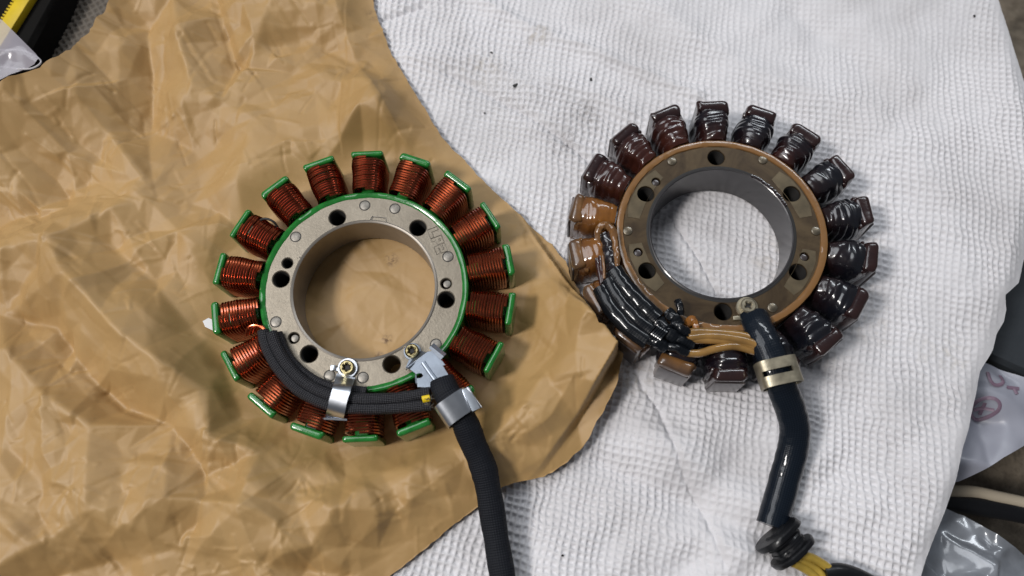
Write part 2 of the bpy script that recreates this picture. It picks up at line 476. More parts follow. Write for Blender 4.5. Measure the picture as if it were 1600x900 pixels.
M_paper = paper_mat(); M_cloth = cloth_mat(); M_cast = cast_mat(); M_oily = oily_mat()
M_green = simple('green_epoxy', (0.015, 0.165, 0.025), 0.22, coat=0.5, nscale=300, namp=0.25, bscale=350, bstr=0.25, bdist=0.0005)
def copper_mat():
    m, nt, b = new_mat('enamelled_copper')
    co = coords(nt)
    f = noise_n(nt, co, 150, 3)
    nt.links.new(mixc(nt, ramp(nt, f, [(0.3, 0.0), (0.7, 1.0)]), (0.28, 0.052, 0.020), (0.54, 0.135, 0.055)), b.inputs['Base Color'])
    b.inputs['Metallic'].default_value = 1.0; b.inputs['Roughness'].default_value = 0.27
    b.inputs['Coat Weight'].default_value = 0.35; b.inputs['Coat Roughness'].default_value = 0.12
    return m
M_copper = copper_mat()
M_core_side = simple('machined_bore', (0.30, 0.27, 0.235), 0.42, metal=0.7, nscale=80, namp=0.15, bscale=900, bstr=0.08)
M_rivet = simple('rivet_steel', (0.27, 0.25, 0.22), 0.5, metal=0.8, nscale=700, namp=0.25, bscale=900, bstr=0.3)
M_oldrivet = simple('oily_rivet', (0.15, 0.125, 0.09), 0.38, metal=0.8, nscale=600, namp=0.3, bscale=900, bstr=0.3, coat=0.4)
M_zinc = simple('zinc_plate', (0.62, 0.65, 0.70), 0.30, metal=1.0, nscale=180, namp=0.10, bscale=300, bstr=0.08, rvar=0.08)
M_zinc_dull = simple('zinc_bracket', (0.30, 0.34, 0.40), 0.42, metal=0.9, nscale=160, namp=0.12, bscale=500, bstr=0.15, rvar=0.08)
M_brass = simple('yellow_passivated_screw', (0.40, 0.33, 0.17), 0.25, metal=1.0, nscale=600, namp=0.35, bscale=900, bstr=0.35)
M_hole = simple('dark_recess', (0.012, 0.011, 0.010), 0.6)
M_sleeve = braid_mat('braided_sleeve', (0.003, 0.003, 0.004), (0.055, 0.055, 0.065), 0.45, 0.62, 10, sparkle=0.3)  # braid glints put into the lighter thread colour
M_cable = braid_mat('woven_cable_sleeve', (0.003, 0.004, 0.007), (0.009, 0.011, 0.017), 0.65, 0.55, 16, height=0.7, sparkle=0.25)
M_wet = braid_mat('oil_soaked_sleeve', (0.003, 0.004, 0.006), (0.008, 0.010, 0.013), 0.36, 0.50, 12, coat=0.5, height=0.30, sparkle=0.12)
M_wetcable = braid_mat('oil_soaked_cable', (0.003, 0.006, 0.011), (0.010, 0.015, 0.024), 0.34, 0.60, 20, coat=0.5, height=0.25, sparkle=0.15)
M_rubber = simple('black_rubber', (0.006, 0.0065, 0.008), 0.42, spec=0.3, bscale=500, bstr=0.4, bdist=0.0004, coat=0.1)
M_yellow = simple('yellow_lead', (0.78, 0.56, 0.01), 0.35)
M_tan = simple('amber_silicone_lead', (0.265, 0.145, 0.042), 0.22, coat=0.7, nscale=120, namp=0.3, bscale=400, bstr=0.15)
M_olive = simple('oily_yellow_lead', (0.40, 0.27, 0.045), 0.25, coat=0.6, nscale=150, namp=0.25)
M_var = varnish_mat('burnt_varnish', (0.030, 0.009, 0.007), (0.007, 0.005, 0.008), 43, 50)
M_varred = varnish_mat('red_brown_varnish', (0.050, 0.014, 0.009), (0.018, 0.008, 0.009), 44, 57)
M_varblue = varnish_mat('black_varnish', (0.014, 0.007, 0.008), (0.006, 0.007, 0.011), 43, 50)
M_amber = varnish_mat('amber_varnish', (0.235, 0.092, 0.018), (0.080, 0.034, 0.016), 46, 58, 0.2, 0.35)
M_rim = varnish_mat('amber_rim_varnish', (0.210, 0.105, 0.036), (0.170, 0.075, 0.024), 41, 44, 0.25, 0.3)
M_tipface = simple('oily_tip_steel', (0.050, 0.040, 0.039), 0.36, metal=0.2, coat=0.5, nscale=150, namp=0.3, bscale=300, bstr=0.15)
M_oldclamp = simple('tarnished_clamp', (0.36, 0.32, 0.235), 0.40, metal=0.8, nscale=260, namp=0.35, bscale=700, bstr=0.3, coat=0.3)
M_pad = simple('bare_alloy_land', (0.120, 0.092, 0.054), 0.40, metal=0.55, nscale=140, namp=0.30, coat=0.5, bscale=300, bstr=0.12)
M_borewall = simple('oily_bore_wall', (0.055, 0.052, 0.054), 0.36, metal=0.35, coat=0.35, nscale=60, namp=0.2)

# ------------------------------------------------------------------ surroundings below the table top
def ground():
    m, nt, b = new_mat('dirty_ground'); co = coords(nt)
    f = noise_n(nt, co, 22, 6, 0.7); g = noise_n(nt, co, 160, 4, 0.7)
    c = mixc(nt, ramp(nt, f, [(0.35, 0.0), (0.65, 1.0)]), (0.055, 0.042, 0.028), (0.26, 0.215, 0.16))
    c = mixc(nt, mth(nt, 'MULTIPLY', ramp(nt, g, [(0.5, 0.0), (0.7, 1.0)]), 0.5), c, (0.10, 0.075, 0.05))
    nt.links.new(c, b.inputs['Base Color']); b.inputs['Roughness'].default_value = 0.85
    bump(nt, b, f, 0.8, 0.01)
    gx = np.linspace(-900, 900, 160); gy = np.linspace(-700, 900, 150)
    P = [(-899, -699), (899, -699), (899, 899), (-899, 899)]
    o = sheet('ground', gx, gy, lambda X, Y: -95 + 3.0 * vnoise(X, Y, 40, 5) + 1.5 * vnoise(X, Y, 14, 6), P, m, 0)
    tag(o, kind='structure')
ground()

# ------------------------------------------------------------------ waffle cloth
def pxl(P, z=0.0): return [tuple(at(x, y, z)[:2]) for x, y in P]
CLOTH_EDGE = [(1545, -60), (1558, 0), (1572, 28), (1588, 70), (1604, 110), (1625, 170), (1640, 260), (1628, 350), (1606, 405), (1596, 440), (1568, 462), (1575, 482), (1574, 500), (1562, 520), (1557, 545), (1548, 560), (1537, 578), (1532, 605), (1522, 640), (1516, 655), (1500, 700), (1491, 735), (1480, 775), (1466, 815), (1452, 860), (1437, 905), (1420, 980)]
cl_poly = pxl(CLOTH_EDGE + [(560, 1000), (560, 960), (-200, 960), (-200, 330), (90, 200), (190, 110), (240, 20), (255, -60)])
CREASES = [  # pixel polyline, height mm, half width mm: wrinkles of the cloth
    ([(600, 34), (630, 24), (662, 10)], -1.4, 1.5), ([(735, -10), (800, 28), (838, 50), (905, 75), (1000, 112), (1090, 150)], 1.6, 3.0),
    ([(700, 118), (770, 152), (830, 185), (862, 208), (900, 238), (930, 262)], -1.2, 1.6), ([(640, 95), (760, 100), (830, 140)], 1.2, 5),
    ([(1042, 330), (1062, 360), (1090, 400), (1112, 440), (1128, 480)], -1.1, 0.9), ([(985, 560), (1008, 610), (1030, 640), (1048, 690), (1066, 740), (1100, 800), (1130, 880)], -1.0, 1.2),
    ([(940, 720), (1040, 770), (1130, 812), (1200, 838)], -2.6, 6), ([(1000, 660), (1100, 740), (1180, 790)], 1.6, 6), ([(1130, 850), (1210, 885), (1300, 930)], 2.2, 5),
    ([(1330, 560), (1400, 620), (1430, 700), (1400, 800)], 1.8, 12), ([(1390, 200), (1480, 330), (1500, 430)], 2.0, 14), ([(1250, 20), (1340, 90), (1400, 180)], -1.6, 9),
    ([(600, 870), (640, 830), (700, 790)], 2.0, 6), ([(860, 130), (930, 150), (985, 180)], 1.0, 4), ([(1000, 0), (1090, 60), (1180, 110), (1290, 150)], 1.3, 7)]
TABLE = pxl([(20, 130), (110, -80), (1530, -80), (1570, 60), (1600, 250), (1560, 450), (1520, 560), (1490, 680), (1440, 830), (1400, 1000), (-300, 1000), (-300, 300)])
PAPER_EDGE = [(582, -60), (583, 0), (590, 28), (603, 62), (612, 84), (626, 108), (645, 140), (668, 178), (690, 214), (706, 232), (722, 246), (752, 280), (792, 317), (826, 350), (862, 382), (884, 408), (892, 436), (905, 452), (914, 478), (934, 507), (956, 532), (974, 553), (968, 580), (962, 606), (944, 640), (926, 672), (912, 698), (886, 722), (850, 745), (818, 752), (786, 760), (748, 790), (712, 818), (680, 845), (650, 868), (628, 886), (604, 905), (585, 960)]
PE_L = [(-120, 960), (-120, 190), (0, 128), (34, 116), (62, 106), (86, 88), (110, 78), (128, 60), (146, 40), (158, 22), (168, 4), (185, -60)]
PAPER_ROUGH = [tuple(at(x, y, 4)[:2]) for x, y in PAPER_EDGE + PE_L]
def cloth_low(X, Y):
    d = np.minimum(np.hypot(X + 56, Y - 90), np.hypot(X - 82, Y - 109))
    k = np.clip((d - 52) / 26, 0.22, 1); k = np.where(X < -70, np.clip(k, 0, 0.5), k)
    return k * (2.0 * vnoise(X, Y, 46, 21) + 0.8 * vnoise(X, Y, 21, 22))
def cloth_z(X, Y):
    Z = cloth_low(X, Y) + 0.3 * vnoise(X, Y, 8, 23)
    lowr = np.clip((62 - Y) / 25, 0, 1) * np.clip((X + 10) / 20, 0, 1)
    ur = X * 0.82 + Y * 0.57; vr = -X * 0.57 + Y * 0.82
    Z += lowr * (3.4 * vnoise(ur * 0.4, vr, 17, 33) + 1.3 * vnoise(ur * 0.5, vr, 8, 34))
    # long soft diagonal ripples across the top right, stretched tight
    u = X * math.cos(0.5) + Y * math.sin(0.5); v = -X * math.sin(0.5) + Y * math.cos(0.5)
    Z += 0.5 * vnoise(u * 0.25, v, 9, 31)
    for P, h, wd in CREASES:
        P = pxl(P); m = (X > min(p[0] for p in P) - 4 * wd) & (X < max(p[0] for p in P) + 4 * wd) & (Y > min(p[1] for p in P) - 4 * wd) & (Y < max(p[1] for p in P) + 4 * wd)
        if m.any():
            d = seg_dist(X[m], Y[m], P)[0]; Z[m] += 1.5 * h * np.exp(-(d / wd) ** 1.6)
    # waffle weave: raised threads round square hollows
    a = math.radians(-17)
    Xw = X + 2.0 * vnoise(X, Y, 38, 41) + 0.7 * vnoise(X, Y, 6, 42); Yw = Y + 2.6 * vnoise(X, Y, 44, 43) + 0.7 * vnoise(X, Y, 6, 44)
    U = Xw * math.cos(a) + Yw * math.sin(a); V = -Xw * math.sin(a) + Yw * math.cos(a)
    U = U + 0.12 * V
    c = 2.85
    fu = np.abs(U / c - np.round(U / c)); fv = np.abs(V / c - np.round(V / c))    # 0 on a thread, 0.5 mid cell
    d = np.minimum(fu, fv)
    wv = 1 - np.clip((d - 0.08) / 0.24, 0, 1) ** 0.9
    cross = np.exp(-((fu ** 2 + fv ** 2) / 0.05))
    tight = 0.62 + 0.38 * vnoise(X, Y, 50, 51) + 0.25 * vnoise(X, Y, 9, 52)
    far = np.clip((Y - 150) / 90, 0, 1) * np.clip((X + 40) / 80, 0, 1)
    tight = np.clip(tight * (1 - 0.45 * far), 0.18, 1.1)
    rim = seg_dist(X, Y, cl_poly[:27])[0]
    tight = tight * np.clip((rim - 1.5) / 7.0, 0.12, 1)
    Z += tight * (1.3 * wv + 0.2 * cross)
    under = in_poly(X, Y, PAPER_ROUGH)
    if under.any():
        du = np.zeros(X.shape); du[under] = seg_dist(X[under], Y[under], PAPER_ROUGH[:42])[0]
        Z -= 3.2 * np.clip((du - 1.5) / 6, 0, 1)
    # drape over the table edge
    ins = in_poly(X, Y, TABLE); dd = np.where(ins, 0, seg_dist(X, Y, TABLE + TABLE[:1])[0])
    left = X < -110
    Z -= np.where(dd > 0, np.where(left, 22 * (1 - np.exp(-(dd / 14) ** 1.5)), 7.0 * (1 - np.exp(-(dd / 11) ** 1.7))), 0)
    return Z
gx = np.concatenate([np.arange(-262, -165, 0.8), np.arange(-165, -62, 2.0), np.arange(-62, 235, 0.42)])
gy = np.arange(-30, 285, 0.42)
cloth = sheet('waffle_cloth', gx, gy, cloth_z, cl_poly, M_cloth, 0)
tag(cloth, 'white waffle-weave cotton cloth spread under the paper and the old stator', 'cloth')

def table_top():
    mb = MB(); inner = [(p[0] * 0.985 + 0, p[1] * 0.985 + 1.5) for p in TABLE]
    plate2d(mb, inner, [], -95, -11.0, 1.0)
    o = mb.build('table', simple('table_wood', (0.10, 0.07, 0.045), 0.7, nscale=40, namp=0.3))
    tag(o, kind='structure')
table_top()

# ------------------------------------------------------------------ kraft paper
def sc_poly(P, z=3): return [tuple(at(x, y, z)[:2]) for x, y in P]
# big folds of this sheet: pixel polyline, crest (+) or valley (-) in mm, slope length on either side in mm, 0 both / +-1 one side
FOLDS = [
    ([(252, 45), (243, 90), (238, 140), (242, 200)], 2.6, 8, 0), ([(345, 5), (362, 60), (380, 118)], -1.8, 3.0, 0),
    ([(300, 170), (350, 195), (400, 225)], 2.6, 12, 0), ([(20, 195), (90, 215), (130, 245)], -1.6, 8, 0),
    ([(120, 395), (180, 440), (250, 500), (325, 560), (352, 612)], 3.2, 16, 0), ([(60, 530), (100, 560), (185, 655), (290, 672), (345, 690), (380, 655)], -4.2, 15, 0),
    ([(170, 470), (230, 545), (262, 600)], 2.0, 9, 0), ([(400, 655), (350, 715), (290, 782), (200, 838), (165, 862)], 2.6, 9, 0),
    ([(50, 500), (55, 600), (35, 720), (5, 830)], 2.6, 8, 0), ([(90, 795), (120, 850), (184, 872)], -2.0, 7, 0), ([(270, 725), (262, 800), (255, 900)], 2.4, 10, 0),
    ([(400, 700), (470, 770), (540, 800), (640, 800)], 1.8, 12, 0), ([(600, 792), (690, 750), (742, 758)], -1.8, 7, 0),
    ([(560, 700), (640, 735), (700, 700), (760, 690)], 2.4, 10, 0), ([(750, 650), (820, 635), (900, 660)], -2.4, 9, 0), ([(812, 640), (850, 590), (893, 565), (905, 500)], 2.2, 9, 0),
    ([(780, 380), (810, 460), (820, 520), (790, 610)], 1.6, 14, 0), ([(840, 420), (880, 460), (905, 500)], 1.8, 5, 0), ([(440, 700), (480, 760), (500, 830)], -2.2, 10, 0),
    ([(470, 60), (520, 130), (600, 170)], 1.6, 10, 0), ([(420, 90), (500, 80), (560, 60)], -1.5, 8, 0), ([(10, 280), (100, 320), (180, 345)], 2.0, 12, 0), ([(380, 230), (330, 240), (270, 280)], -1.6, 8, 0),
    ([(540, 380), (590, 440), (660, 500)], 0.8, 3, 0), ([(600, 0), (640, 60)], 1.0, 8, 0)]
PINCH = random.Random(5)
PINCHES = []
for _ in range(120):
    px, py = PINCH.uniform(-40, 960), PINCH.uniform(-20, 920)
    a = PINCH.uniform(0, PI); L = PINCH.uniform(12, 75)
    pts = [(px, py)]
    for k in range(3):
        a += PINCH.uniform(-0.25, 0.25); pts.append((pts[-1][0] + L * math.cos(a) * 0.5, pts[-1][1] + L * math.sin(a) * 0.5))
    PINCHES.append((pts, PINCH.choice([-1, 1]) * PINCH.uniform(0.2, 0.6), PINCH.uniform(0.9, 2.2), 0))
for _ in range(300):   # short straight creases
    px, py = PINCH.uniform(-40, 940), PINCH.uniform(-20, 920)
    a = PINCH.uniform(0, PI); L = PINCH.uniform(14, 70)
    for br in range(PINCH.choice([1, 1, 2, 3])):
        a2 = a + br * PINCH.uniform(0.7, 1.6); k_ = 1 if br == 0 else 0.6
        mid_ = (px + L * k_ * 0.5 * math.cos(a2), py + L * k_ * 0.5 * math.sin(a2)); a3 = a2 + PINCH.uniform(-0.25, 0.25)
        PINCHES.append(([(px, py), mid_, (mid_[0] + L * k_ * 0.5 * math.cos(a3), mid_[1] + L * k_ * 0.5 * math.sin(a3))], PINCH.choice([-1, 1]) * PINCH.uniform(0.22, 0.5), PINCH.uniform(0.8, 1.4), 0))
pgx = np.arange(-290, 60, 0.5); pgy = np.arange(-60, 290, 0.5)
PX, PY = np.meshgrid(pgx, pgy, indexing='ij')
wx = PX + 1.8 * vnoise(PX, PY, 18, 61) + 0.8 * vnoise(PX, PY, 5, 62); wy = PY + 1.8 * vnoise(PX, PY, 18, 63) + 0.8 * vnoise(PX, PY, 5, 64)
SHAPE = [(-90, 150, 6), (0, 124, 7), (34, 116, 7), (128, 58, 6), (168, 4, 5), (190, -60, 5), (-90, 225, 13), (0, 182, 14), (62, 134, 15), (112, 86, 14), (152, 48, 12), (205, 8, 9), (235, -60, 8),
    (-90, 380, 2), (0, 365, 1.5), (70, 345, 1), (150, 292, 1.2), (190, 225, 3), (205, 160, 6), (215, 90, 6), (245, 60, 1.2), (243, 130, 0.6), (238, 205, 0.8), (285, 20, 3), (300, 90, 5.5), (318, 160, 6.5), (300, 185, 6.5), (305, 238, 3), (400, 226, 3.5), (360, 175, 5), (372, 116, 1.2), (350, 40, 1.6), (335, -40, 2),
    (410, 100, 4.5), (440, 30, 4), (480, 70, 1.6), (505, 130, 4), (560, 110, 1.8), (540, 40, 4.5), (590, 60, 2), (640, 150, 1.2), (600, 190, 4.5), (520, 190, 2.4), (690, 230, 1), (560, -50, 2), (430, -50, 3),
    (40, 415, 6), (120, 400, 5), (150, 455, 7), (235, 545, 7.5), (300, 590, 6.5), (345, 618, 6), (190, 395, 2), (255, 450, 0.8), (318, 530, 0.8), (350, 560, 0.8), (250, 300, 3.6), (200, 345, 5.0), (320, 300, 1.8),
    (20, 500, 2.2), (48, 560, 6.5), (100, 620, 7), (172, 672, 6.5), (105, 520, 1.5), (150, 590, 1.2), (200, 640, 0.8), (-90, 560, 4), (40, 700, 3), (25, 800, 6), (-60, 860, 3), (100, 760, 3.2), (95, 850, 6), (185, 875, 1.5), (180, 800, 5.5),
    (280, 668, 2.5), (350, 690, 6.0), (292, 782, 5.5), (340, 745, 1.0), (262, 860, 3), (380, 650, 2.5), (400, 790, 5.5), (370, 870, 2), (470, 770, 2.0), (500, 850, 5.0), (560, 900, 2), (420, 710, 3.5), (540, 795, 4.5), (600, 740, 2.0), (640, 800, 1.2), (650, 720, 5.0), (720, 700, 2), (600, 860, 1.5),
    (760, 700, 5.0), (742, 760, 1.0), (830, 700, 1.5), (845, 735, 1.0), (820, 640, 5.0), (900, 660, 3.5), (850, 590, 3.2), (893, 568, 7), (905, 500, 9), (960, 556, 8), (800, 540, 1.5), (830, 440, 3.5), (780, 370, 1.5), (870, 440, 4), (740, 290, 1), (800, 330, 1), (790, 600, 1.8),
    (570, 455, 1), (450, 400, 1), (680, 560, 1), (500, 560, 1), (640, 360, 1), (440, 270, 3), (520, 230, 1.5), (620, 230, 2.5), (385, 300, 4.0), (380, 400, 2.0), (-100, 960, 3), (300, 960, 3), (620, 960, 1)]
SP = [(*at(x, y, 3)[:2], h * 2.5) for x, y, h in SHAPE]
sp_f = facets(PX, PY, 27.0, 70, SP)
for _ in range(1):
    q_ = sp_f.copy(); q_[2:-2, 2:-2] = (sp_f[2:-2, 2:-2] * 2 + sp_f[:-4, 2:-2] + sp_f[4:, 2:-2] + sp_f[2:-2, :-4] + sp_f[2:-2, 4:]) / 6; sp_f = q_
f1 = facets(PX, PY, 34.0, 71); f2 = facets(PX, PY, 14.0, 72); f3 = facets(PX, PY, 6.0, 73)
rough_zone = 0.5 + 0.5 * vnoise(PX, PY, 34, 65)
wx2 = PX + 0.12 * (wx - PX); wy2 = PY + 0.12 * (wy - PY)
lc = FL.M @ Vector((0, 0, 0)); rc = FR.M @ Vector((0, 0, 0))
dl = np.hypot(PX - lc.x, PY - lc.y)
calm = np.clip((dl - 57) / 24, 0, 1); calm = calm * calm * (3 - 2 * calm)
redge = seg_dist(PX, PY, [tuple(at(x, y, 3)[:2]) for x, y in PAPER_EDGE])[0]
corner = np.hypot(PX - at(935, 560, 6).x, PY - at(935, 560, 6).y)
flat = np.clip(redge / 16, 0.0, 1); flat = np.maximum(flat, np.clip(1.6 - corner / 22, 0, 1))
cr = (sample(sp_f, pgx, pgy, wx2, wy2) + 7.5 * sample(f1, pgx, pgy, wx2, wy2)) * (0.14 + 0.86 * calm) * (0.25 + 0.75 * flat)
cr += (3.0 * sample(f2, pgx, pgy, wx2, wy2) * (0.35 + rough_zone) * (0.36 + 0.64 * calm) + 0.85 * sample(f3, pgx, pgy, wx2, wy2) * (0.15 + 1.3 * rough_zone) * (0.45 + 0.55 * calm)) * (0.35 + 0.65 * flat)
cr += 0.09 * facets(PX, PY, 2.6, 74) * np.clip(rough_zone * 2 - 0.7, 0, 1)
for P, h, wd, sd in FOLDS + PINCHES:
    P = [tuple(v) for v in sc_poly(P)]
    reach = wd * 1.05
    m = (PX > min(p[0] for p in P) - reach) & (PX < max(p[0] for p in P) + reach) & (PY > min(p[1] for p in P) - reach) & (PY < max(p[1] for p in P) + reach)
    if not m.any(): continue
    d = seg_dist(wx[m] * 0.35 + PX[m] * 0.65, wy[m] * 0.35 + PY[m] * 0.65, P)[0]
    cr[m] += 0.8 * h * np.clip(1 - d / wd, 0, 1) * (0.3 + 0.7 * calm[m]) * (0.4 + 0.6 * flat[m])
# corner propped against the old stator
dr = np.hypot(PX - rc.x, PY - rc.y)
cr += 3.0 * np.exp(-((dr - 62) / 16) ** 2) * np.clip((rc.y - PY) / 20 + 0.3, 0, 1) * (PX > -10)
def soft(a):
    b = a.copy()
    b[1:-1, 1:-1] = (a[1:-1, 1:-1] * 4 + a[:-2, 1:-1] + a[2:, 1:-1] + a[1:-1, :-2] + a[1:-1, 2:]) / 8
    return b
cr = cr + 2.4 * calm * flat + 0.3
cr = np.where(cr > -1.0, cr, -1.0 + 0.3 * (cr + 1.0))
def paper_z(X, Y): return np.maximum(2.1 + sample(cr, pgx, pgy, X, Y) + cloth_low(X, Y), cloth_z(X, Y) + 0.15)
paper_poly = []
for x, y in PAPER_EDGE + PE_L:
    z_ = 4.0
    for _ in range(6):
        q_ = at(x, y, z_); z_ = 0.5 * z_ + 0.5 * float(paper_z(np.array([[q_.x]]), np.array([[q_.y]]))[0, 0])
    paper_poly.append(tuple(at(x, y, z_)[:2]))
jr = random.Random(8); pp = []
for p, q in zip(paper_poly, paper_poly[1:] + paper_poly[:1]):
    L_ = math.hypot(q[0] - p[0], q[1] - p[1]); n_ = max(1, int(L_ / 1.6))
    for k in range(n_):
        t = k / n_; nx_, ny_ = -(q[1] - p[1]) / (L_ + 1e-9), (q[0] - p[0]) / (L_ + 1e-9)
        o_ = 0.55 * noise.noise(Vector((p[0] + t * L_, p[1], 1)) * 0.35) + jr.uniform(-0.12, 0.12)
        pp.append((p[0] + (q[0] - p[0]) * t + nx_ * o_, p[1] + (q[1] - p[1]) * t + ny_ * o_))
paper_poly = pp
paper = sheet('kraft_paper', pgx, pgy, paper_z, paper_poly, M_paper, 0)
tag(paper, 'crumpled brown kraft wrapping paper lying on the white cloth', 'paper')

# ------------------------------------------------------------------ the stators
def place(root, Fr):
    Mx = Fr.M.copy(); Mx.translation = Mx.translation * MM; root.matrix_world = Mx
def helix_coil(seed, r_in, r_out, w_in, w_out, h, zc, turns, wr):
    rng = random.Random(seed); mb = MB(); P = []; seg = 40; N = turns * seg
    jit = [rng.uniform(-0.12, 0.12) for _ in range(turns + 2)]
    for i in range(N + 1):
        t = i / seg; k = int(t); f = t - k
        q = i / N; x = r_in + (r_out - r_in) * q
        x += (jit[k] * (1 - f) + jit[k + 1] * f) * 0.6
        w = (w_in + (w_out - w_in) * min(1, q * 1.25)) / 2 + 0.15 * math.sin(q * 9 + seed) ; hh = h / 2 + (jit[k] * (1 - f) + jit[k + 1] * f)
        a = 2 * PI * f + PI / 2
        ca, sa = math.cos(a), math.sin(a); e = 0.5
        y = w * math.copysign(abs(ca) ** e, ca); z = zc + hh * math.copysign(abs(sa) ** (e * 0.9), sa)
        z += 0.9 * (1 - (y / w) ** 2) * (1 if sa > 0 else -1)
        P.append((x, y, z))
    tube(mb, P, wr, 6, cap=True, up=(1, 0.02, 0.01))
    return mb

# ---- new stator
new = empty('alternator_stator', 'new clean stator with copper coils and green coated tips lying on the brown paper', 'stator', 'two motorcycle stators')
place(new, FL)
T0L = math.atan2(FL.at(573, 244, 1).y, FL.at(573, 244, 1).x)
# core ring
RB, RM, RG = 27.2, 37.2, 39.9
big = [(527, 340), (653, 356), (439, 436), (697, 468), (483, 553), (612, 569)]
small = [(449, 411)]; pinned = [(697, 443), (459, 528)]
rivs = [(570, 321), (617, 326), (462, 370), (700, 401), (431, 503), (567, 590), (681, 538), (515, 587)]
core_poly = circle((0, 0), RM + 0.6, 144)
nt0 = FL.at(591, 349); an = math.atan2(nt0.y, nt0.x)
bore = []
for k in range(144):
    a = 2 * PI * k / 144
    bore.append((RB * math.cos(a), RB * math.sin(a)))
mb = MB()
bh = [circle(FL.at(*p)[:2], 3.25) for p in big] + [circle(FL.at(*p)[:2], 2.1, 20) for p in small + pinned]
plate2d(mb, core_poly, [bore] + bh, -17.0, 0.0, 0.32)
core = mb.build('core', M_cast, new)
mb = MB(); lathe(mb, [(RB - 0.02, 0.15), (RB - 0.25, 0.0), (RB - 0.3, -17.2), (RB + 0.4, -17.3), (RB + 0.9, -0.5), (RB + 0.9, 0.12), (RB + 0.45, 0.35)], 144, close=True)
mb.build('bore_liner', M_core_side, core)
def at_ang(r, a): return Vector((r * math.cos(a), r * math.sin(a), 0))
# keyway mark at the top of the bore
mb = MB()
kp = [at_ang(RB + 0.5, an + 0.115), at_ang(RB + 2.3, an + 0.085), at_ang(RB + 2.5, an - 0.085), at_ang(RB + 0.5, an - 0.115)]
tube(mb, [p + Vector((0, 0, 0.05)) for p in kp], 0.22, 6)
mb.build('keyway_edge', M_core_side, core)
mb = MB(); tube(mb, [kp[0] + Vector((-0.25, 0.1, 0.06)), kp[1] + Vector((-0.25, 0.25, 0.06))], 0.16, 6); mb.build('keyway_gap', M_hole, core)
for k, p in enumerate(rivs):
    c = FL.at(*p); mb = MB(); disc(mb, c, 1.85, -0.6, 0.12, 0.2, 24)
    mb.build('rivet', M_rivet, core)
    mb = MB(); lathe(mb, [(1.85, 0.03), (2.1, 0.05), (2.22, 0.02)], 28, c[:2]); mb.build('rivet_gap', M_hole, core)
for p in pinned:
    c = FL.at(*p); mb = MB(); disc(mb, (c.x + 0.3, c.y - 0.1), 1.45, -4, -0.25, 0.35, 20); mb.build('dowel_pin', M_rivet, core)
for p in big[:5] + small:   # threads in the bores
    c = FL.at(*p); r = 3.2 if p in big else 2.05; mb = MB()
    lathe(mb, [(r - (0.28 if j % 2 else 0.0), -0.9 - j * 0.42) for j in range(30)], 24, c[:2]); mb.build('threaded_hole', M_hole, core)
# raised outlined mark "LP2" reading down the right side of the face
def mark():
    c = FL.at(676, 387); ul = FL.at(664, 360); dl_ = FL.at(692, 410)
    down = (FL.at(683, 396) - FL.at(670, 363)).normalized(); outw = Vector((-down.y, down.x, 0))
    org = FL.at(667.5, 359.5) ; S = 11.0 / 30.0
    # glyph outlines, u along the reading direction (down the picture), v towards letter tops (to the right)
    L_ = [(0, 0), (0, 12), (4.2, 12), (4.2, 4), (11, 4), (11, 0), (0, 0)]
    P_ = [(11.6, 0), (11.6, 13.0), (21, 13), (21, 4.6), (15.6, 4.6), (15.6, 0), (11.6, 0)]
    P2_ = [(15.2, 8), (15.2, 10), (17.6, 10), (17.6, 8), (15.2, 8)]
    T_ = [(22 + a, b) for a, b in ((0, 0), (10, 0), (10, 3.2), (3.4, 3.2), (3.4, 5), (10, 5), (10, 13), (0, 13), (0, 9.8), (6.6, 9.8), (6.6, 8), (0, 8), (0, 0))]
    mb = MB()
    for G in (L_, P_, P2_, T_):
        tube(mb, [org + down * (u * S * 0.93) + outw * ((v) * S * 0.92) + Vector((0, 0, 0.0)) for u, v in G], 0.17, 5)
    mb.build('cast_mark', simple('cast_mark_edge', (0.22, 0.195, 0.16), 0.5, metal=0.6), core)
mark()
# green insulated ring
def gw(a, j):
    if j in (4, 5): return 0.30 * noise.noise(Vector((math.cos(a) * 6, math.sin(a) * 6, 3))) + 0.12 * noise.noise(Vector((math.cos(a) * 19, math.sin(a) * 19, 1)))
    return 0.10 * noise.noise(Vector((math.cos(a) * 8, math.sin(a) * 8, j)))
mb = MB(); lathe(mb, [(RG, -17.4), (RG, -0.6), (RG - 0.25, 0.25), (RG - 0.9, 0.62), (RG - 2.05, 0.42), (RG - 2.5, 0.02), (RG - 2.5, -17.4)], 220, close=True, wob=gw)
mb.build('insulation_ring', M_green, new)
# poles: tip + coil
bm_tip = []
for sd in range(3):
    mb = MB()
    rbox(mb, (56.5, 0, -8.3), (2.7 + 0.12 * sd, 12.9, 19.2), 1.45, 5)
    rbox(mb, (48, 0, -8.5), (15.0, 5.0, 11), 0.6, 1)
    for i, v in enumerate(mb.v):
        x, y, z = v
        n = noise.noise(Vector((x * 0.35 + sd * 9, y * 0.35, z * 0.35)))
        x += 0.4 * n - (y * y) * 0.0062; y += 0.45 * noise.noise(Vector((x * 0.3, y * 0.3 + sd * 5, z * 0.4)))
        mb.v[i] = (x, y, z)
    bm_tip.append(mb.build('pole_tip', M_green, new))
coils = [helix_coil(s, 40.3, 54.3, 10.9, 12.3, 19.6, -8.4, 13, 0.53).build('copper_coil', M_copper, new) for s in range(4)]
for k in range(18):
    a = T0L - k * 2 * PI / 18
    if k < 3: bm_tip[k].rotation_euler = (0, 0, a)
    else: piece(bm_tip[k % 3], 'pole_tip', new, a)
    if k < 4: coils[k].rotation_euler = (0, 0, a)
    else: piece(coils[(k * 3) % 4], 'copper_coil', new, a)
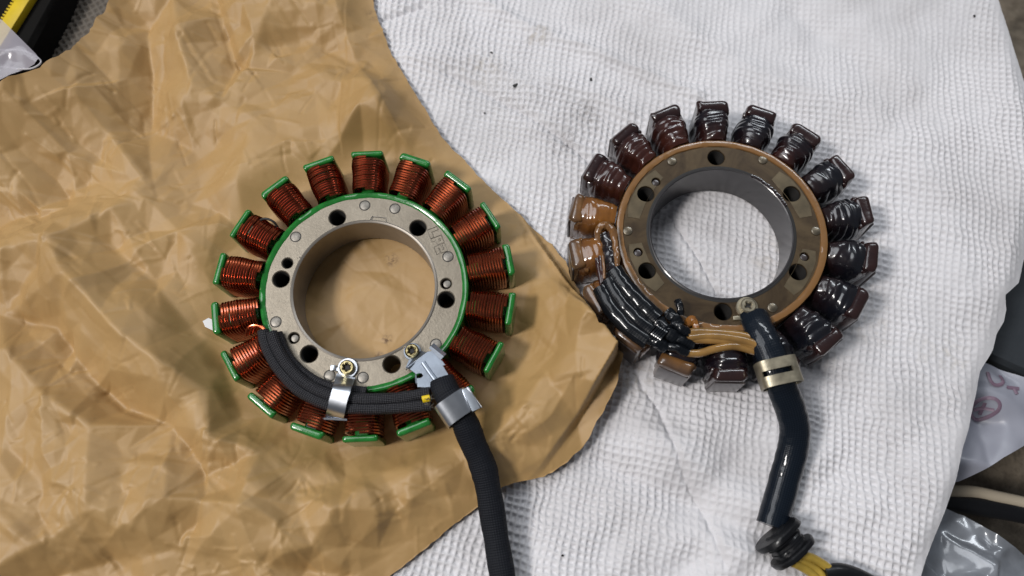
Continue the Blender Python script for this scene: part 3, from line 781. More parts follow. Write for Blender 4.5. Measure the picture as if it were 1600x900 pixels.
# crossover wires at the left side
mb = MB()
for i in range(4):
    z0 = 1.3 + i * 0.15
    P = [FL.at(384 + i * 5, 524 - i * 2, 0.2), FL.at(386 + i * 6, 512 - i * 1, z0 + 1.0), FL.at(398 + i * 4, 507 + i, z0 + 1.8), FL.at(410 + i * 2, 514 + i * 2, z0 + 1.6), FL.at(416 + i, 530, 2.2)]
    tube(mb, catmull([p_ - Vector((0, 0, 0.6)) for p_ in P], 6), 0.45, 8)
mb.build('lead_wires', M_copper, new)
mb = MB(); tube(mb, catmull([FL.at(396, 352, -1.5), FL.at(412, 342, 1.8), FL.at(428, 347, 1.5), FL.at(437, 362, -2)], 6), 0.5, 8); mb.build('lead_wire', M_hole, new)
# braided sleeves along the ring
def sleeve(pts, r, mat, parent, name, flat=0.9, seed=0, **k):
    mb = MB(); tube(mb, catmull(pts, 10), r, 20, flat, up=(0, 0, 1), wob=0.08, seed=seed); return mb.build(name, mat, parent, **k)
A = lambda px, py, z: FL.at(px, py, z)
sleeve([A(411, 517, 3.2), A(417, 543, 3.4), A(436, 577, 3.4), A(468, 610, 3.4), A(512, 632, 3.6), A(560, 638, 3.8), A(620, 637, 4.0), A(674, 632, 4.2)], 2.2, M_sleeve, new, 'braided_sleeve', seed=1)
sleeve([A(424, 520, 3.6), A(434, 546, 3.8), A(452, 574, 3.8), A(482, 602, 4.0), A(522, 619, 4.2), A(566, 624, 4.4), A(622, 622, 4.6), A(672, 614, 4.8)], 2.2, M_sleeve, new, 'braided_sleeve', seed=2)
sleeve([A(434, 521, 1.6), A(444, 547, 1.8), A(462, 572, 1.8), A(492, 595, 1.8), A(530, 608, 2.0), A(572, 612, 2.0)], 1.9, M_sleeve, new, 'braided_sleeve', seed=3)
mb = MB(); 
tube(mb, [A(660, 624, 5.6), A(672, 621, 5.6)], 1.5, 12, 0.9, up=(0, 0, 1)); mb.build('yellow_lead', M_yellow, new)
mb = MB(); rr = random.Random(3)
for i in range(26):
    p = A(670 + rr.uniform(-3, 6), 624 + rr.uniform(-8, 14), 4 + rr.uniform(0, 3.5)); q = p + Vector((rr.uniform(-1.6, 1.6), rr.uniform(-1.6, 1.6), rr.uniform(-.5, 1)))
    tube(mb, [p, (p + q) / 2 + Vector((0, 0, 0.2)), q], 0.11, 4)
mb.build('frayed_strands', M_rivet, new)
# main cable
def cab_r(q): return 4.7 + 0.25 * math.sin(q * 7)
CABLE = [A(690, 592, 7.0), A(697, 612, 7.5), A(712, 634, 7.0), A(726, 660, 4.0), A(740, 694, 0.0), A(755, 730, -3.5)]
wc = [FL.I @ at(764, 770, 13.0), FL.I @ at(772, 820, 10.0), FL.I @ at(780, 870, 8.5), FL.I @ at(788, 920, 8.0), FL.I @ at(794, 980, 8.0)]
mb = MB(); tube(mb, catmull(CABLE + wc, 12), lambda q: (5.0 - 0.5 * q) * (1 + 0.03 * math.sin(q * 40)) * (0.86 + 0.14 * min(1, q * 12)), 32, lambda q: 0.66, up=(0, 0, 1), wob=0.05, seed=5)
cable = mb.build('cable', M_cable, new)

def torx_screw(Fr, px, py, z, r, name, mat, parent, lobes=6, depth=0.9):
    """pan head screw: real socket cut in the head"""
    c = Fr.at(px, py, z); 
    sock = []
    n = 48
    for k in range(n):
        a = 2 * PI * k / n
        rr_ = r * (0.42 + (0.10 * math.cos(lobes * a) if lobes == 6 else 0.22 * abs(math.cos(2 * a)) ** 3 - 0.14))
        sock.append((c.x + rr_ * math.cos(a + 0.5), c.y + rr_ * math.sin(a + 0.5)))
    mb = MB()
    plate2d(mb, circle(c[:2], r, 40), [sock], z - 0.2, z + 1.9, 0.45)
    s = mb.build(name, mat, parent)
    mb = MB(); lathe(mb, [(0.01, z + 0.7), (r * 0.6, z + 0.7)], 20, c[:2]); mb.build('socket_floor', M_hole, s)
    return s, c
def ring_plate(mb, c, r0, r1, z0, z1, n=36): lathe(mb, [(r0, z0), (r0, z1 - .1), (r0 + .1, z1), (r1 - .15, z1), (r1, z1 - .15), (r1, z0)], n, c[:2], close=True)
# clamp 1 with strap over the sleeves
s1, c1 = torx_screw(FL, 543, 575, 1.1, 2.75, 'clamp_screw', M_brass, new)
mb = MB(); ring_plate(mb, c1, 1.0, 3.55, 0.02, 0.75); mb.build('washer', M_zinc, s1)
cl1 = MB()
ring_plate(cl1, c1, 1.2, 3.75, 0.75, 1.15)
rbox(cl1, FL.at(521, 575, 1.2), (1.9, 2.0, 2.0), 0.4, 2)
rbox(cl1, FL.at(528, 577, 0.95), (2.6, 1.3, 0.5), 0.1, 1)
sp = [A(541, 587, 0.95), A(539, 592, 1.5), A(537, 598, 3.6), A(535.5, 602, 6.2), A(534, 608, 7.6), A(531, 618, 7.9), A(528, 628, 7.6), A(526, 638, 6.6), A(524, 646, 4.6), A(523, 651, 2.2), A(522, 653, 0.2)]
side1 = (A(552, 620, 0) - A(520, 616, 0))
strip(cl1, catmull(sp, 5), lambda q: 7.2 - 0.8 * min(1, q * 2), 0.5, side1)
strip(cl1, [A(522, 653, 1.6), A(522, 656, 1.3)], 9.6, 0.6, side1)
cl1.build('cable_clamp', M_zinc, new)
# clamp 2: sheet bracket and band round the cable
s2, c2 = torx_screw(FL, 644, 549, 1.1, 2.6, 'clamp_screw', M_brass, new)
mb = MB(); ring_plate(mb, c2, 1.0, 3.3, 0.02, 0.7); mb.build('washer', M_zinc_dull, s2)
mb = MB()
# raised bracket plate at z ~ 3: outline by its corners
def lift(P, z): return [tuple(FL.at(x, y, z)[:2]) for x, y in P]
plate2d(mb, lift([(636, 573), (668, 549), (679, 548), (696, 570), (692, 571), (718, 613), (708, 622), (690, 632), (672, 606), (652, 605), (651, 591), (658, 590), (661, 587), (659, 584), (655, 583), (650, 585)], 4.3), [], 3.8, 4.3, 0.12)
br = mb.build('cable_bracket', M_zinc_dull, new)
mb = MB(); tube(mb, catmull([FL.at(661, 566, 4.3), FL.at(672, 582, 4.35), FL.at(684, 598, 4.3)], 4), 0.9, 10, 0.5, up=(0, 0, 1)); mb.build('pressed_rib', M_zinc_dull, br)
mb = MB(); strip(mb, [FL.at(641, 561, 1.0), FL.at(645, 562, 1.1), FL.at(649, 563, 2.6), FL.at(652, 564, 4.1)], 9.0, 0.5, FL.at(668, 549, 0) - FL.at(636, 573, 0))
strip(mb, [FL.at(687, 545, 3.9), FL.at(683, 549, 5.2), FL.at(680, 553, 4.5)], 6.2, 0.5, FL.at(698, 566, 0) - FL.at(682, 547, 0)); 
strip(mb, [FL.at(650, 592, 4.1), FL.at(650, 593, 2.2), FL.at(650, 594, -0.5)], 3.2, 0.5, FL.at(652, 606, 0) - FL.at(651, 591, 0)); mb.build('bracket_flange', M_zinc_dull, br)
# band: flattened loop round the cable
def band(Fr, c, ax, wdir, up, ra, rb, width, th, name, mat, parent, gap=None):
    c, ax, wdir, up = (Vector(v) for v in (c, ax, wdir, up)); n = 56; mb = MB(); vs = []; fs = []
    for k in range(n):
        a = 2 * PI * k / n; ca, sa = math.cos(a), math.sin(a)
        for rad, o in ((0, -1), (0, 1), (th, 1), (th, -1)):
            x = (ra + rad) * math.copysign(abs(ca) ** 0.72, ca); y = (rb + rad) * math.copysign(abs(sa) ** 0.72, sa)
            vs.append(c + wdir * x + up * y + ax * (o * width / 2))
    for k in range(n):
        k2 = (k + 1) % n
        for j in range(4): fs.append((k * 4 + j, k * 4 + (j + 1) % 4, k2 * 4 + (j + 1) % 4, k2 * 4 + j))
    mb.add(vs, fs); return mb
ax2 = (A(737, 666, 0) - A(701, 613, 0)).normalized(); wd2 = Vector((-ax2.y, ax2.x, 0)); 
mbb = band(FL, A(713, 638, 6.3), (ax2 + Vector((0, 0, -0.18))).normalized(), wd2, Vector((0.0, 0.0, 1)), 6.0, 3.9, 8.6, 0.45, '', None, None)
# folded seam ear
e0 = A(736, 621, 6.6)
strip(mbb, [A(730, 626, 10.2), A(735, 624, 9.8), A(741, 621, 9.5)], 8.6, 0.55, ax2)
strip(mbb, [A(741, 621, 9.5), A(742, 620.5, 8.2), A(740, 622, 7.0)], 8.6, 0.5, ax2)
mbb.build('band_clamp', M_zinc, new)

# ---- old stator
old = empty('alternator_stator', 'old burnt stator soaked in oil with black and amber coils on the white cloth', 'stator', 'two motorcycle stators')
place(old, FR)
OB, OM, OG = 28.0, 38.2, 40.6
p0 = FR.at(1114, 158, 1); T0R = math.atan2(p0.y, p0.x)
obig = [(1119, 246), (1009, 303), (1237, 303), (1011, 423), (1247, 425), (1130, 487)]
osm = [(1025, 284), (997, 394), (1257, 401)]
mb = MB()
plate2d(mb, circle((0, 0), OM + 0.8, 144), [circle((0, 0), OB, 144)] + [circle(FR.at(*p)[:2], 3.35) for p in obig] + [circle(FR.at(*p)[:2], 1.75, 20) for p in osm], -17.5, 0, 0.25)
ocore = mb.build('core', M_oily, old)
mb = MB(); lathe(mb, [(OB - 0.5, 0.35), (OB - 0.9, 0.1), (OB - 0.9, -18), (OB - 0.05, -18.2), (OB - 0.05, 0.1)], 144, close=True); mb.build('bore_liner', M_borewall, ocore)
mb = MB(); lathe(mb, [(OB + 0.0, 0.05), (OB + 0.75, 0.07), (OB + 0.85, 0.02)], 144); mb.build('bore_groove', M_hole, ocore)
for p in obig[:]:
    c = FR.at(*p); mb = MB(); lathe(mb, [(3.3 - (0.3 if j % 2 else 0.0), -0.8 - j * 0.5) for j in range(34)], 24, c[:2]); mb.build('threaded_hole', M_hole, ocore)
for p in osm:
    c = FR.at(*p); mb = MB(); disc(mb, c, 1.5, -6, -0.5, 0.5, 18); mb.build('dowel_pin', M_tipface, ocore)
for p in [(1050, 252), (1192, 250), (981, 361), (1275, 361), (1207, 481)]:
    c = FR.at(*p); mb = MB(); disc(mb, c, 1.95, -0.6, 0.45, 0.5, 24); mb.build('rivet', M_oldrivet, ocore)
# bare lands: annular patches raised a hair above the face
def land(a0, a1, r0, r1, holes):
    n = 26; P = []
    for k in range(n + 1):
        a = a0 + (a1 - a0) * k / n; f = min(k, n - k) / 5
        P.append(((r1 - 0.8 * max(0, 1 - f)) * math.cos(a), (r1 - 0.8 * max(0, 1 - f)) * math.sin(a)))
    for k in range(n, -1, -1):
        a = a0 + (a1 - a0) * k / n; f = min(k, n - k) / 5
        P.append(((r0 + 0.6 * max(0, 1 - f)) * math.cos(a), (r0 + 0.6 * max(0, 1 - f)) * math.sin(a)))
    mb = MB(); plate2d(mb, P, holes, 0.0, 0.16, 0.1); mb.build('machined_land', M_pad, ocore)
R_ = math.radians
def ang(px, py): p = FR.at(px, py); return math.atan2(p.y, p.x)
hc = lambda p, r: circle(FR.at(*p)[:2], r)
aUL = ang(1009, 303); land(aUL - R_(18), aUL + R_(20), 31.2, 37.3, [hc((1009, 303), 3.4), hc((1025, 284), 1.8)])
aUR = ang(1237, 303); land(aUR - R_(19), aUR + R_(17), 30.6, 37.0, [hc((1237, 303), 3.4)])
aLR = ang(1250, 415); land(aLR - R_(20), aLR + R_(13), 30.6, 37.0, [hc((1247, 425), 3.4), hc((1257, 401), 1.8)])
aLL = ang(1004, 412); land(aLL - R_(15), aLL + R_(20), 30.6, 37.0, [hc((1011, 423), 3.4), hc((997, 394), 1.8)])
def gw2(a, j): return (0.35 if j in (3, 4) else 0.15) * noise.noise(Vector((math.cos(a) * 9, math.sin(a) * 9, j * 0.5))) + 0.1 * noise.noise(Vector((math.cos(a) * 30, math.sin(a) * 30, j)))
mb = MB(); lathe(mb, [(OG, -18), (OG + 0.1, -0.6), (OG - 0.3, 0.45), (OG - 1.3, 0.75), (OG - 2.6, 0.5), (OG - 2.9, 0.0), (OG - 2.9, -18)], 220, close=True, wob=gw2)
mb.build('insulation_ring', M_rim, old)
# wet spilled varnish on the bore edge
mb = MB(); rr = random.Random(9)
for i in range(46):
    px = 1178 + i * 1.4; py = 268 + 0.011 * (i * 1.4) ** 2 + 0.1 * i
    c = FR.at(px, py)
    a = math.atan2(c.y, c.x); r_ = OB + 0.1 + rr.uniform(-0.3, 0.35)
    bmt = bmesh.new(); bmesh.ops.create_icosphere(bmt, subdivisions=1, radius=rr.uniform(0.25, 0.6)); bmt.verts.index_update()
    mb.add([(v.co.x * 1.5 + r_ * math.cos(a), v.co.y * 1.5 + r_ * math.sin(a), v.co.z * 0.5 + 0.3) for v in bmt.verts], [tuple(v.index for v in f.verts) for f in bmt.faces]); bmt.free()
tag(mb.build('varnish_beads', M_varblue, old), kind='stuff')
def burnt_coil(seed, amber=False):
    rng = random.Random(seed); mb = MB(); ns, nc = 64, 52
    prof_w = [(0, 5.1), (0.2, 5.7), (0.45, 7.0 + rng.uniform(-.3, .3)), (0.68, 7.7 + rng.uniform(-.3, .3)), (0.84, 7.1), (0.94, 6.4), (1.0, 5.6)]
    if amber: prof_w = [(0, 5.6), (0.3, 6.6), (0.7, 7.6), (0.9, 7.6), (1.0, 7.0)]
    def pw(t):
        for (a, x), (b, y) in zip(prof_w[:-1], prof_w[1:]):
            if t <= b: return x + (y - x) * (t - a) / (b - a)
        return prof_w[-1][1]
    tilt = rng.uniform(-0.25, 0.25); amp = rng.uniform(0.22, 0.38) * (0.4 if amber else 1); fr = rng.uniform(4.5, 7.0)
    vs = []; fs = []
    for i in range(ns + 1):
        t = i / ns; x = 41.2 + 15.6 * t
        w_ = pw(t); h_ = 9.5 + 1.7 * math.sin(PI * min(1, t * 1.05)) 
        for k in range(nc):
            a = 2 * PI * k / nc; ca, sa = math.cos(a), math.sin(a); e = 0.68
            y = math.copysign(abs(ca) ** e, ca); z = math.copysign(abs(sa) ** e, sa)
            ph = t * fr + tilt * y + 0.35 * noise.noise(Vector((y * 1.3, z * 1.3, seed * 3.3)))
            ridge = amp * (1 - abs(math.sin(PI * ph)) ** 0.9) * (-1)
            lump = 0.75 * noise.noise(Vector((t * 4.5 + seed * 11, y * 1.6, z * 1.6))) + 0.12 * noise.noise(Vector((t * 9 + seed * 5, y * 3, z * 3)))
            g = ridge + lump * (0.5 if amber else 1)
            vs.append((x + 0.3 * noise.noise(Vector((y * 2, z * 2, t * 3 + seed))), y * (w_ + g), -8.8 + z * (h_ + g)))
    for i in range(ns):
        for k in range(nc): k2 = (k + 1) % nc; fs.append((i * nc + k, i * nc + k2, (i + 1) * nc + k2, (i + 1) * nc + k))
    fs.append(tuple(range(nc))); fs.append(tuple(ns * nc + k for k in range(nc)))
    mb.add(vs, fs)
    return mb
def old_tip(seed):
    mb = MB(); rng = random.Random(seed)
    rbox(mb, (56.8, 0, -8.5), (5.3, 12.6 + rng.uniform(-.5, .6), 20.2), 2.4, 6)
    rbox(mb, (55.0, 0, -9.4), (2.4, 13.6, 17.6), 1.1, 3)
    for i, v in enumerate(mb.v):
        x, y, z = v; n = noise.noise(Vector((x * 0.3 + seed * 9, y * 0.3, z * 0.3)))
        mb.v[i] = (x + 0.9 * n - y * y * 0.012, y + 0.9 * noise.noise(Vector((x * 0.3, y * 0.3 + seed * 5, z * 0.3))), z + 0.3 * n)
    return mb
kinds = {0: M_var, 1: M_varblue, 2: M_var, 3: M_varblue, 4: M_varblue, 5: M_varblue, 6: M_varblue, 7: M_varblue, 8: M_varblue, 9: M_var, 10: M_var, 11: M_amber, 12: M_amber, 13: M_amber, 14: M_amber, 15: M_varred, 16: M_varred, 17: M_varred}
M_tip = varnish_mat('dark_tip_varnish', (0.016, 0.007, 0.008), (0.026, 0.011, 0.010), 50, 60, 0.22, 0.3)
M_tipa = varnish_mat('amber_tip_varnish', (0.19, 0.09, 0.03), (0.085, 0.048, 0.028), 55, 58.5, 0.25, 0.3)
for k in range(18):
    a = T0R - k * 2 * PI / 18
    o = burnt_coil(k + 1, kinds[k] == M_amber).build('burnt_coil', kinds[k], old, angle=60); o.rotation_euler = (0, 0, a)
    if kinds[k] == M_amber: o['label'] = 'amber varnished coil'
    t = old_tip(k).build('pole_tip', M_tipa if 10 <= k <= 14 else M_tip, old); t.rotation_euler = (0, 0, a)
    mb = MB(); rbox(mb, (59.35, 0, -9.6), (0.7, 11.4, 15.5), 0.3, 2)
    for i, v in enumerate(mb.v): mb.v[i] = (v[0] - v[1] ** 2 * 0.006, v[1], v[2])
    f = mb.build('tip_face', M_tipface, t)
# sleeves lower left
B = lambda px, py, z: FR.at(px, py, z)
def wet(pts, r, name, seed, mat=None, flat=0.9): 
    mb = MB(); tube(mb, catmull(pts, 10), r, 20, flat, up=(0, 0, 1), wob=0.09, seed=seed); return mb.build(name, mat or M_wet, old)
wet([B(958, 424, 4.4), B(975, 447, 4.8), B(1000, 474, 4.8), B(1026, 500, 4.6)], 3.7, 'braided_sleeve', 11)
wet([B(950, 438, 4.2), B(966, 466, 4.6), B(990, 494, 4.8), B(1018, 518, 4.6)], 3.1, 'braided_sleeve', 12)
wet([B(938, 450, 3.2), B(954, 480, 3.6), B(980, 510, 3.8), B(1012, 534, 3.8)], 3.2, 'braided_sleeve', 13)
# tie knot where the sleeves end
knot = MB()
for i, (a, b, r) in enumerate([((1024, 502), (1046, 526), 2.6), ((1016, 528), (1040, 545), 2.4), ((1030, 515), (1058, 530), 2.5), ((1042, 488), (1062, 508), 2.1), ((1058, 470), (1064, 492), 1.4), ((1050, 505), (1075, 522), 2.0), ((1050, 528), (1082, 541), 1.7), ((1042, 540), (1074, 552), 1.6)]):
    tube(knot, catmull([B(*a, 4.2), B((a[0] + b[0]) / 2 + 1, (a[1] + b[1]) / 2 - 2, 5.0), B(*b, 3.8)], 6), r, 16, 0.9, up=(0, 0, 1), wob=0.35, seed=20 + i)
for i in range(5):   # cord turns round the bundle
    p = [B(1022 + i * 3.2 + 22 * math.cos(a) * 0.55 + 2, 516 + i * 2 - 22 * math.cos(a) * 0.62, 4.2 + 3.4 * math.sin(a)) for a in np.linspace(-0.3, PI + 0.3, 12)]
    tube(knot, p, 0.55, 6)
knot.build('tied_bundle', M_wet, old)
# amber leads
for i, P in enumerate([[(1066, 521), (1095, 519), (1130, 521), (1165, 526), (1192, 540)], [(1062, 533), (1092, 531), (1125, 532), (1160, 534), (1186, 546)], [(1076, 528), (1105, 525), (1135, 527), (1168, 533), (1190, 544)], [(1068, 551), (1092, 552), (1118, 545), (1148, 541), (1180, 549)]]):
    mb = MB(); z = [3.2, 3.6, 4.4, 3.2][i]; r = [1.7, 1.5, 1.5, 1.5][i]
    tube(mb, catmull([B(x, y, z + 0.3 * math.sin(j * 2 + i)) for j, (x, y) in enumerate(P)], 8), r, 14)
    mb.build('amber_lead', M_tan, old)
mb = MB(); tube(mb, catmull([B(1072, 508, 1.5), B(1080, 500, 2.2), B(1086, 505, 2.2), B(1088, 516, 2.0)], 6), 1.5, 10, wob=0.3, seed=4); mb.build('varnish_drip', M_amber, old)
# curled lead at the left edge of the ring
mb = MB(); tube(mb, catmull([B(934, 376, 0.5), B(936, 358, 2.6), B(946, 352, 3.2), B(957, 360, 3.0), B(960, 380, 2.4), B(963, 405, 3.0), B(962, 425, 3.6)], 8), 1.5, 12, wob=0.3, seed=6); mb.build('varnished_lead', M_tipa, old)
mb = MB(); tube(mb, catmull([B(944, 366, 2.2), B(948, 380, 2.4), B(952, 400, 3.0), B(956, 424, 3.6)], 8), 2.0, 12, wob=0.3, seed=7); mb.build('lead_joint', M_varblue, old)
for i in range(3):
    mb = MB(); tube(mb, catmull([B(940 - i * 4, 392 + i * 6, 1.4), B(943 - i * 4, 412 + i * 4, 2.0), B(944 - i * 2, 436 + i * 6, 2.6)], 6), 0.8, 10, wob=0.2, seed=30 + i); mb.build('varnished_lead', M_varred if i else M_tipa, old)
# screw + strap + band clamp
s3, c3 = torx_screw(FR, 1168, 479, 1.3, 2.9, 'clamp_screw', M_oldclamp, old, lobes=4)
mb = MB(); ring_plate(mb, c3, 1.0, 4.0, 0.05, 1.0); rbox(mb, B(1152, 497, 0.4), (3.2, 1.6, 0.8), 0.3, 2); mb.build('clamp_eye', M_oldclamp, s3)
W_ = lambda P: [FR.I @ at(x, y, z) for x, y, z in P]
mb = MB(); tube(mb, catmull(W_([(1177, 492, 21), (1184, 508, 23.5), (1193, 530, 25), (1205, 556, 25.5), (1214, 583, 25), (1224, 610, 22.5), (1236, 642, 18), (1242, 672, 14), (1238, 705, 10.5), (1227, 745, 8), (1216, 785, 7), (1205, 822, 6.5)]), 12), lambda q: 5.7 - 0.5 * abs(q - 0.5), 32, lambda q: 0.62 + 0.2 * q, up=(0, 0, 1), wob=0.03, seed=8)
mb.build('cable', M_wetcable, old)
ax3 = (B(1222, 608, 0) - B(1206, 560, 0)).normalized(); wd3 = Vector((-ax3.y, ax3.x, 0))
def slotted_band(c, ax, wdir, up, ra, rb, width, th):
    """band clamp loop with a long slot cut through its upper side"""
    mb = MB(); n = 80; rows = [-1, -0.45, -0.2, 0.2, 0.45, 1]
    def pt(k, rad, o):
        a = 2 * PI * k / n; ca, sa = math.cos(a), math.sin(a)
        return c + wdir * ((ra + rad) * math.copysign(abs(ca) ** 0.62, ca)) + up * ((rb + rad) * math.copysign(abs(sa) ** 0.62, sa)) + ax * (o * width / 2)
    m = len(rows); vs = []
    for k in range(n):
        for rad in (0, th):
            for o in rows: vs.append(pt(k, rad, o))
    fs = []; I = lambda k, s_, j: (k % n) * 2 * m + s_ * m + j
    openk = lambda k: 15 <= (k % n) < 33
    for k in range(n):
        for j in range(m - 1):
            if openk(k) and j in (2,): 
                fs += [(I(k, 0, j), I(k + 1, 0, j), I(k + 1, 1, j), I(k, 1, j)), (I(k, 0, j + 1), I(k + 1, 0, j + 1), I(k + 1, 1, j + 1), I(k, 1, j + 1))]
                continue
            for s_ in (0, 1): fs.append((I(k, s_, j), I(k + 1, s_, j), I(k + 1, s_, j + 1), I(k, s_, j + 1)))
        fs += [(I(k, 0, 0), I(k + 1, 0, 0), I(k + 1, 1, 0), I(k, 1, 0)), (I(k, 0, m - 1), I(k + 1, 0, m - 1), I(k + 1, 1, m - 1), I(k, 1, m - 1))]
    for k in (15, 33): fs.append((I(k, 0, 2), I(k, 0, 3), I(k, 1, 3), I(k, 1, 2)))
    mb.add(vs, fs); return mb
slotted_band(B(1216, 583, 5.4), ax3, wd3, Vector((0, 0, 1)), 6.9, 4.4, 9.6, 0.5).build('band_clamp', M_oldclamp, old)
# grommet at the cable end
def grommet():
    cc = FR.I @ at(1228, 851, 9.5); d = ((FR.I @ at(1252, 880, 7.5)) - (FR.I @ at(1206, 826, 8.0))).normalized()
    d = Vector((0.50, -0.84, -0.05)).normalized() if False else d
    Rm = d.to_track_quat('Z', 'Y').to_matrix().to_4x4(); Rm.translation = cc
    base = MB()
    lathe(base, [(0.1, -6.5), (4.6, -6.5), (5.2, -5.8), (9.4, -5.6), (9.8, -5.0), (9.6, -3.4), (9.0, -3.1), (6.9, -2.9), (6.8, -1.9), (7.2, -1.7), (7.2, -1.0), (6.8, -0.8), (6.8, 0.2), (7.2, 0.4), (7.2, 1.1), (6.8, 1.4), (6.9, 2.2), (9.2, 2.4), (9.6, 3.0), (9.3, 4.4), (8.6, 4.7), (5.2, 4.9), (4.4, 6.2), (0.1, 6.2)], 40, wob=lambda a, j: 0.9 * noise.noise(Vector((math.cos(a) * 1.6, math.sin(a) * 1.6, (j // 5) * 1.7))) - 0.5 * abs(math.cos(2 * a)))
    mb = MB(); S = Matrix.Diagonal((1.0, 1.0, 0.95, 1)) @ Matrix.Rotation(0.0, 4, 'Z')
    mb.merge(base, Rm @ S); mb.build('grommet', M_rubber, old)
    for i, P in enumerate([[(1246, 874), (1262, 880), (1278, 892), (1292, 912), (1300, 940)], [(1240, 880), (1256, 888), (1270, 898), (1284, 914), (1294, 940)], [(1252, 866), (1270, 872), (1290, 884), (1306, 900), (1318, 930)]]):
        mb = MB(); tube(mb, catmull([FR.I @ at(x, y, 8.0 - 0.8 * j + 0.6 * i) for j, (x, y) in enumerate(P)], 8), 1.6, 12); mb.build('yellow_lead', M_olive, old)
    mb = MB(); tube(mb, catmull([FR.I @ at(1288, 896, 6.5), FR.I @ at(1312, 893, 6.5), FR.I @ at(1342, 902, 5.6), FR.I @ at(1380, 925, 5.0), FR.I @ at(1420, 960, 4.5)], 8), 3.0, 16); mb.build('lead_sleeve', M_rubber, old)
grommet()

# ------------------------------------------------------------------ small things on the cloth
def flake(px, py, sx, sy, rot, label, seed):
    mb = MB(); rng = random.Random(seed)
    rbox(mb, (0, 0, 0), (sx, sy, 0.35), 0.12, 2)
    for i, v in enumerate(mb.v):
        n = noise.noise(Vector((v[0] * 1.4 + seed * 3, v[1] * 1.4, 0))); mb.v[i] = (v[0] * (1 + 0.5 * n), v[1] * (1 - 0.4 * n), v[2] + 0.3 * n)
    o = mb.build('dirt_flake', M_hole)
    p = at(px, py, 1.5); X = np.array([[p.x]]); Y = np.array([[p.y]])
    z = float(cloth_z(X, Y)[0, 0]); o.location = (p.x * MM, p.y * MM, (z + 0.25) * MM); o.rotation_euler = (0.05, 0.1, rot)
    tag(o, label, 'dirt flake', 'dark flakes on the white cloth')
flake(805, 136, 2.6, 1.2, 0.5, 'largest dark dirt flake on the cloth between the two stators, above the paper edge', 1)
flake(923, 123, 1.1, 1.8, 0.2, 'dark upright dirt flake on the cloth above the old stator upper left tips', 2)
flake(768, 83, 1.3, 0.8, -0.6, 'tiny dark dirt flake near the top of the cloth, closest to the paper', 3)
flake(1524, 23, 0.9, 1.1, 0.4, 'tiny grey dirt flake at the top right corner of the cloth', 4)
flake(879, 868, 0.9, 0.7, 0.1, 'tiny grey dirt flake on the cloth below the paper, right of the black cable', 5)
flake(757, 175, 0.8, 0.6, 0.9, 'smallest dark dirt speck on the cloth just outside the paper edge', 6)
# white scrap peeping out under the new stator
mb = MB(); p = [FL.I @ at(x, y, 7) for x, y in ((316, 500), (326, 494), (344, 506), (338, 520), (322, 516))]
mb2 = MB(); plate2d(mb2, [tuple(at(x, y, 6)[:2]) for x, y in ((317, 502), (326, 497), (350, 506), (344, 522), (321, 511))], [], 6.0, 6.3, 0.05)
o = mb2.build('paper_scrap', simple('white_scrap', (0.72, 0.72, 0.74), 0.6)); tag(o, 'small white paper scrap peeping out from under the left side of the new stator', 'paper scrap')

# ------------------------------------------------------------------ things beyond the table edge
def film_mat(name, col, alpha, rough=0.18):
    m, nt, b = new_mat(name)
    b.inputs['Base Color'].default_value = (*col, 1); b.inputs['Roughness'].default_value = rough
    b.inputs['Specular IOR Level'].default_value = 0.7
    tr = nt.nodes.new('ShaderNodeBsdfTransparent'); tr.inputs[0].default_value = (0.93, 0.94, 0.98, 1)
    mx = nt.nodes.new('ShaderNodeMixShader'); mx.inputs[0].default_value = alpha
    nt.links.new(tr.outputs[0], mx.inputs[1]); nt.links.new(b.outputs[0], mx.inputs[2])
    nt.links.new(mx.outputs[0], nt.nodes['Material Output'].inputs[0]); return m
def film_sheet(name, poly_px, z, amp, cell, mat, seed, tilt=(0, 0), step=1.2, sm=1):
    P = [tuple(at(x, y, z)[:2]) for x, y in poly_px]
    x0, x1 = min(p[0] for p in P) - 3, max(p[0] for p in P) + 3; y0, y1 = min(p[1] for p in P) - 3, max(p[1] for p in P) + 3
    gx = np.arange(x0, x1, step); gy = np.arange(y0, y1, step); X, Y = np.meshgrid(gx, gy, indexing='ij')
    f = facets(X, Y, cell, seed) * amp + facets(X, Y, cell * 0.4, seed + 1) * amp * 0.3
    for _ in range(sm): f = soft(f)
    cx, cy = (x0 + x1) / 2, (y0 + y1) / 2
    zf = lambda A_, B_: z + sample(f, gx, gy, A_ + 2 * vnoise(A_, B_, 9, seed), B_) + tilt[0] * (A_ - cx) + tilt[1] * (B_ - cy)
    return sheet(name, gx, gy, zf, P, mat, 0), zf
# clear bag at the upper left, lying over the paper edge
bagm = film_mat('clear_film', (0.48, 0.45, 0.50), 0.6, 0.15)
bag, bz = film_sheet('plastic_bag', [(-90, 60), (-30, 20), (2, 30), (16, 44), (30, 58), (46, 74), (60, 88), (66, 96), (58, 104), (40, 110), (18, 118), (0, 128), (-90, 165)], 26, 3.0, 16, bagm, 81)
tag(bag, 'clear plastic bag corner over the paper edge at the top left', 'plastic bag')
mb = MB(); tube(mb, catmull([at(x, y, 26.8) for x, y in ((-60, 75), (0, 78), (30, 78), (50, 84), (64, 96), (52, 106), (30, 108), (0, 104), (-60, 108))], 6), 0.35, 6)
o = mb.build('bag_seam', film_mat('clear_seam', (0.75, 0.73, 0.75), 0.7, 0.1), bag)
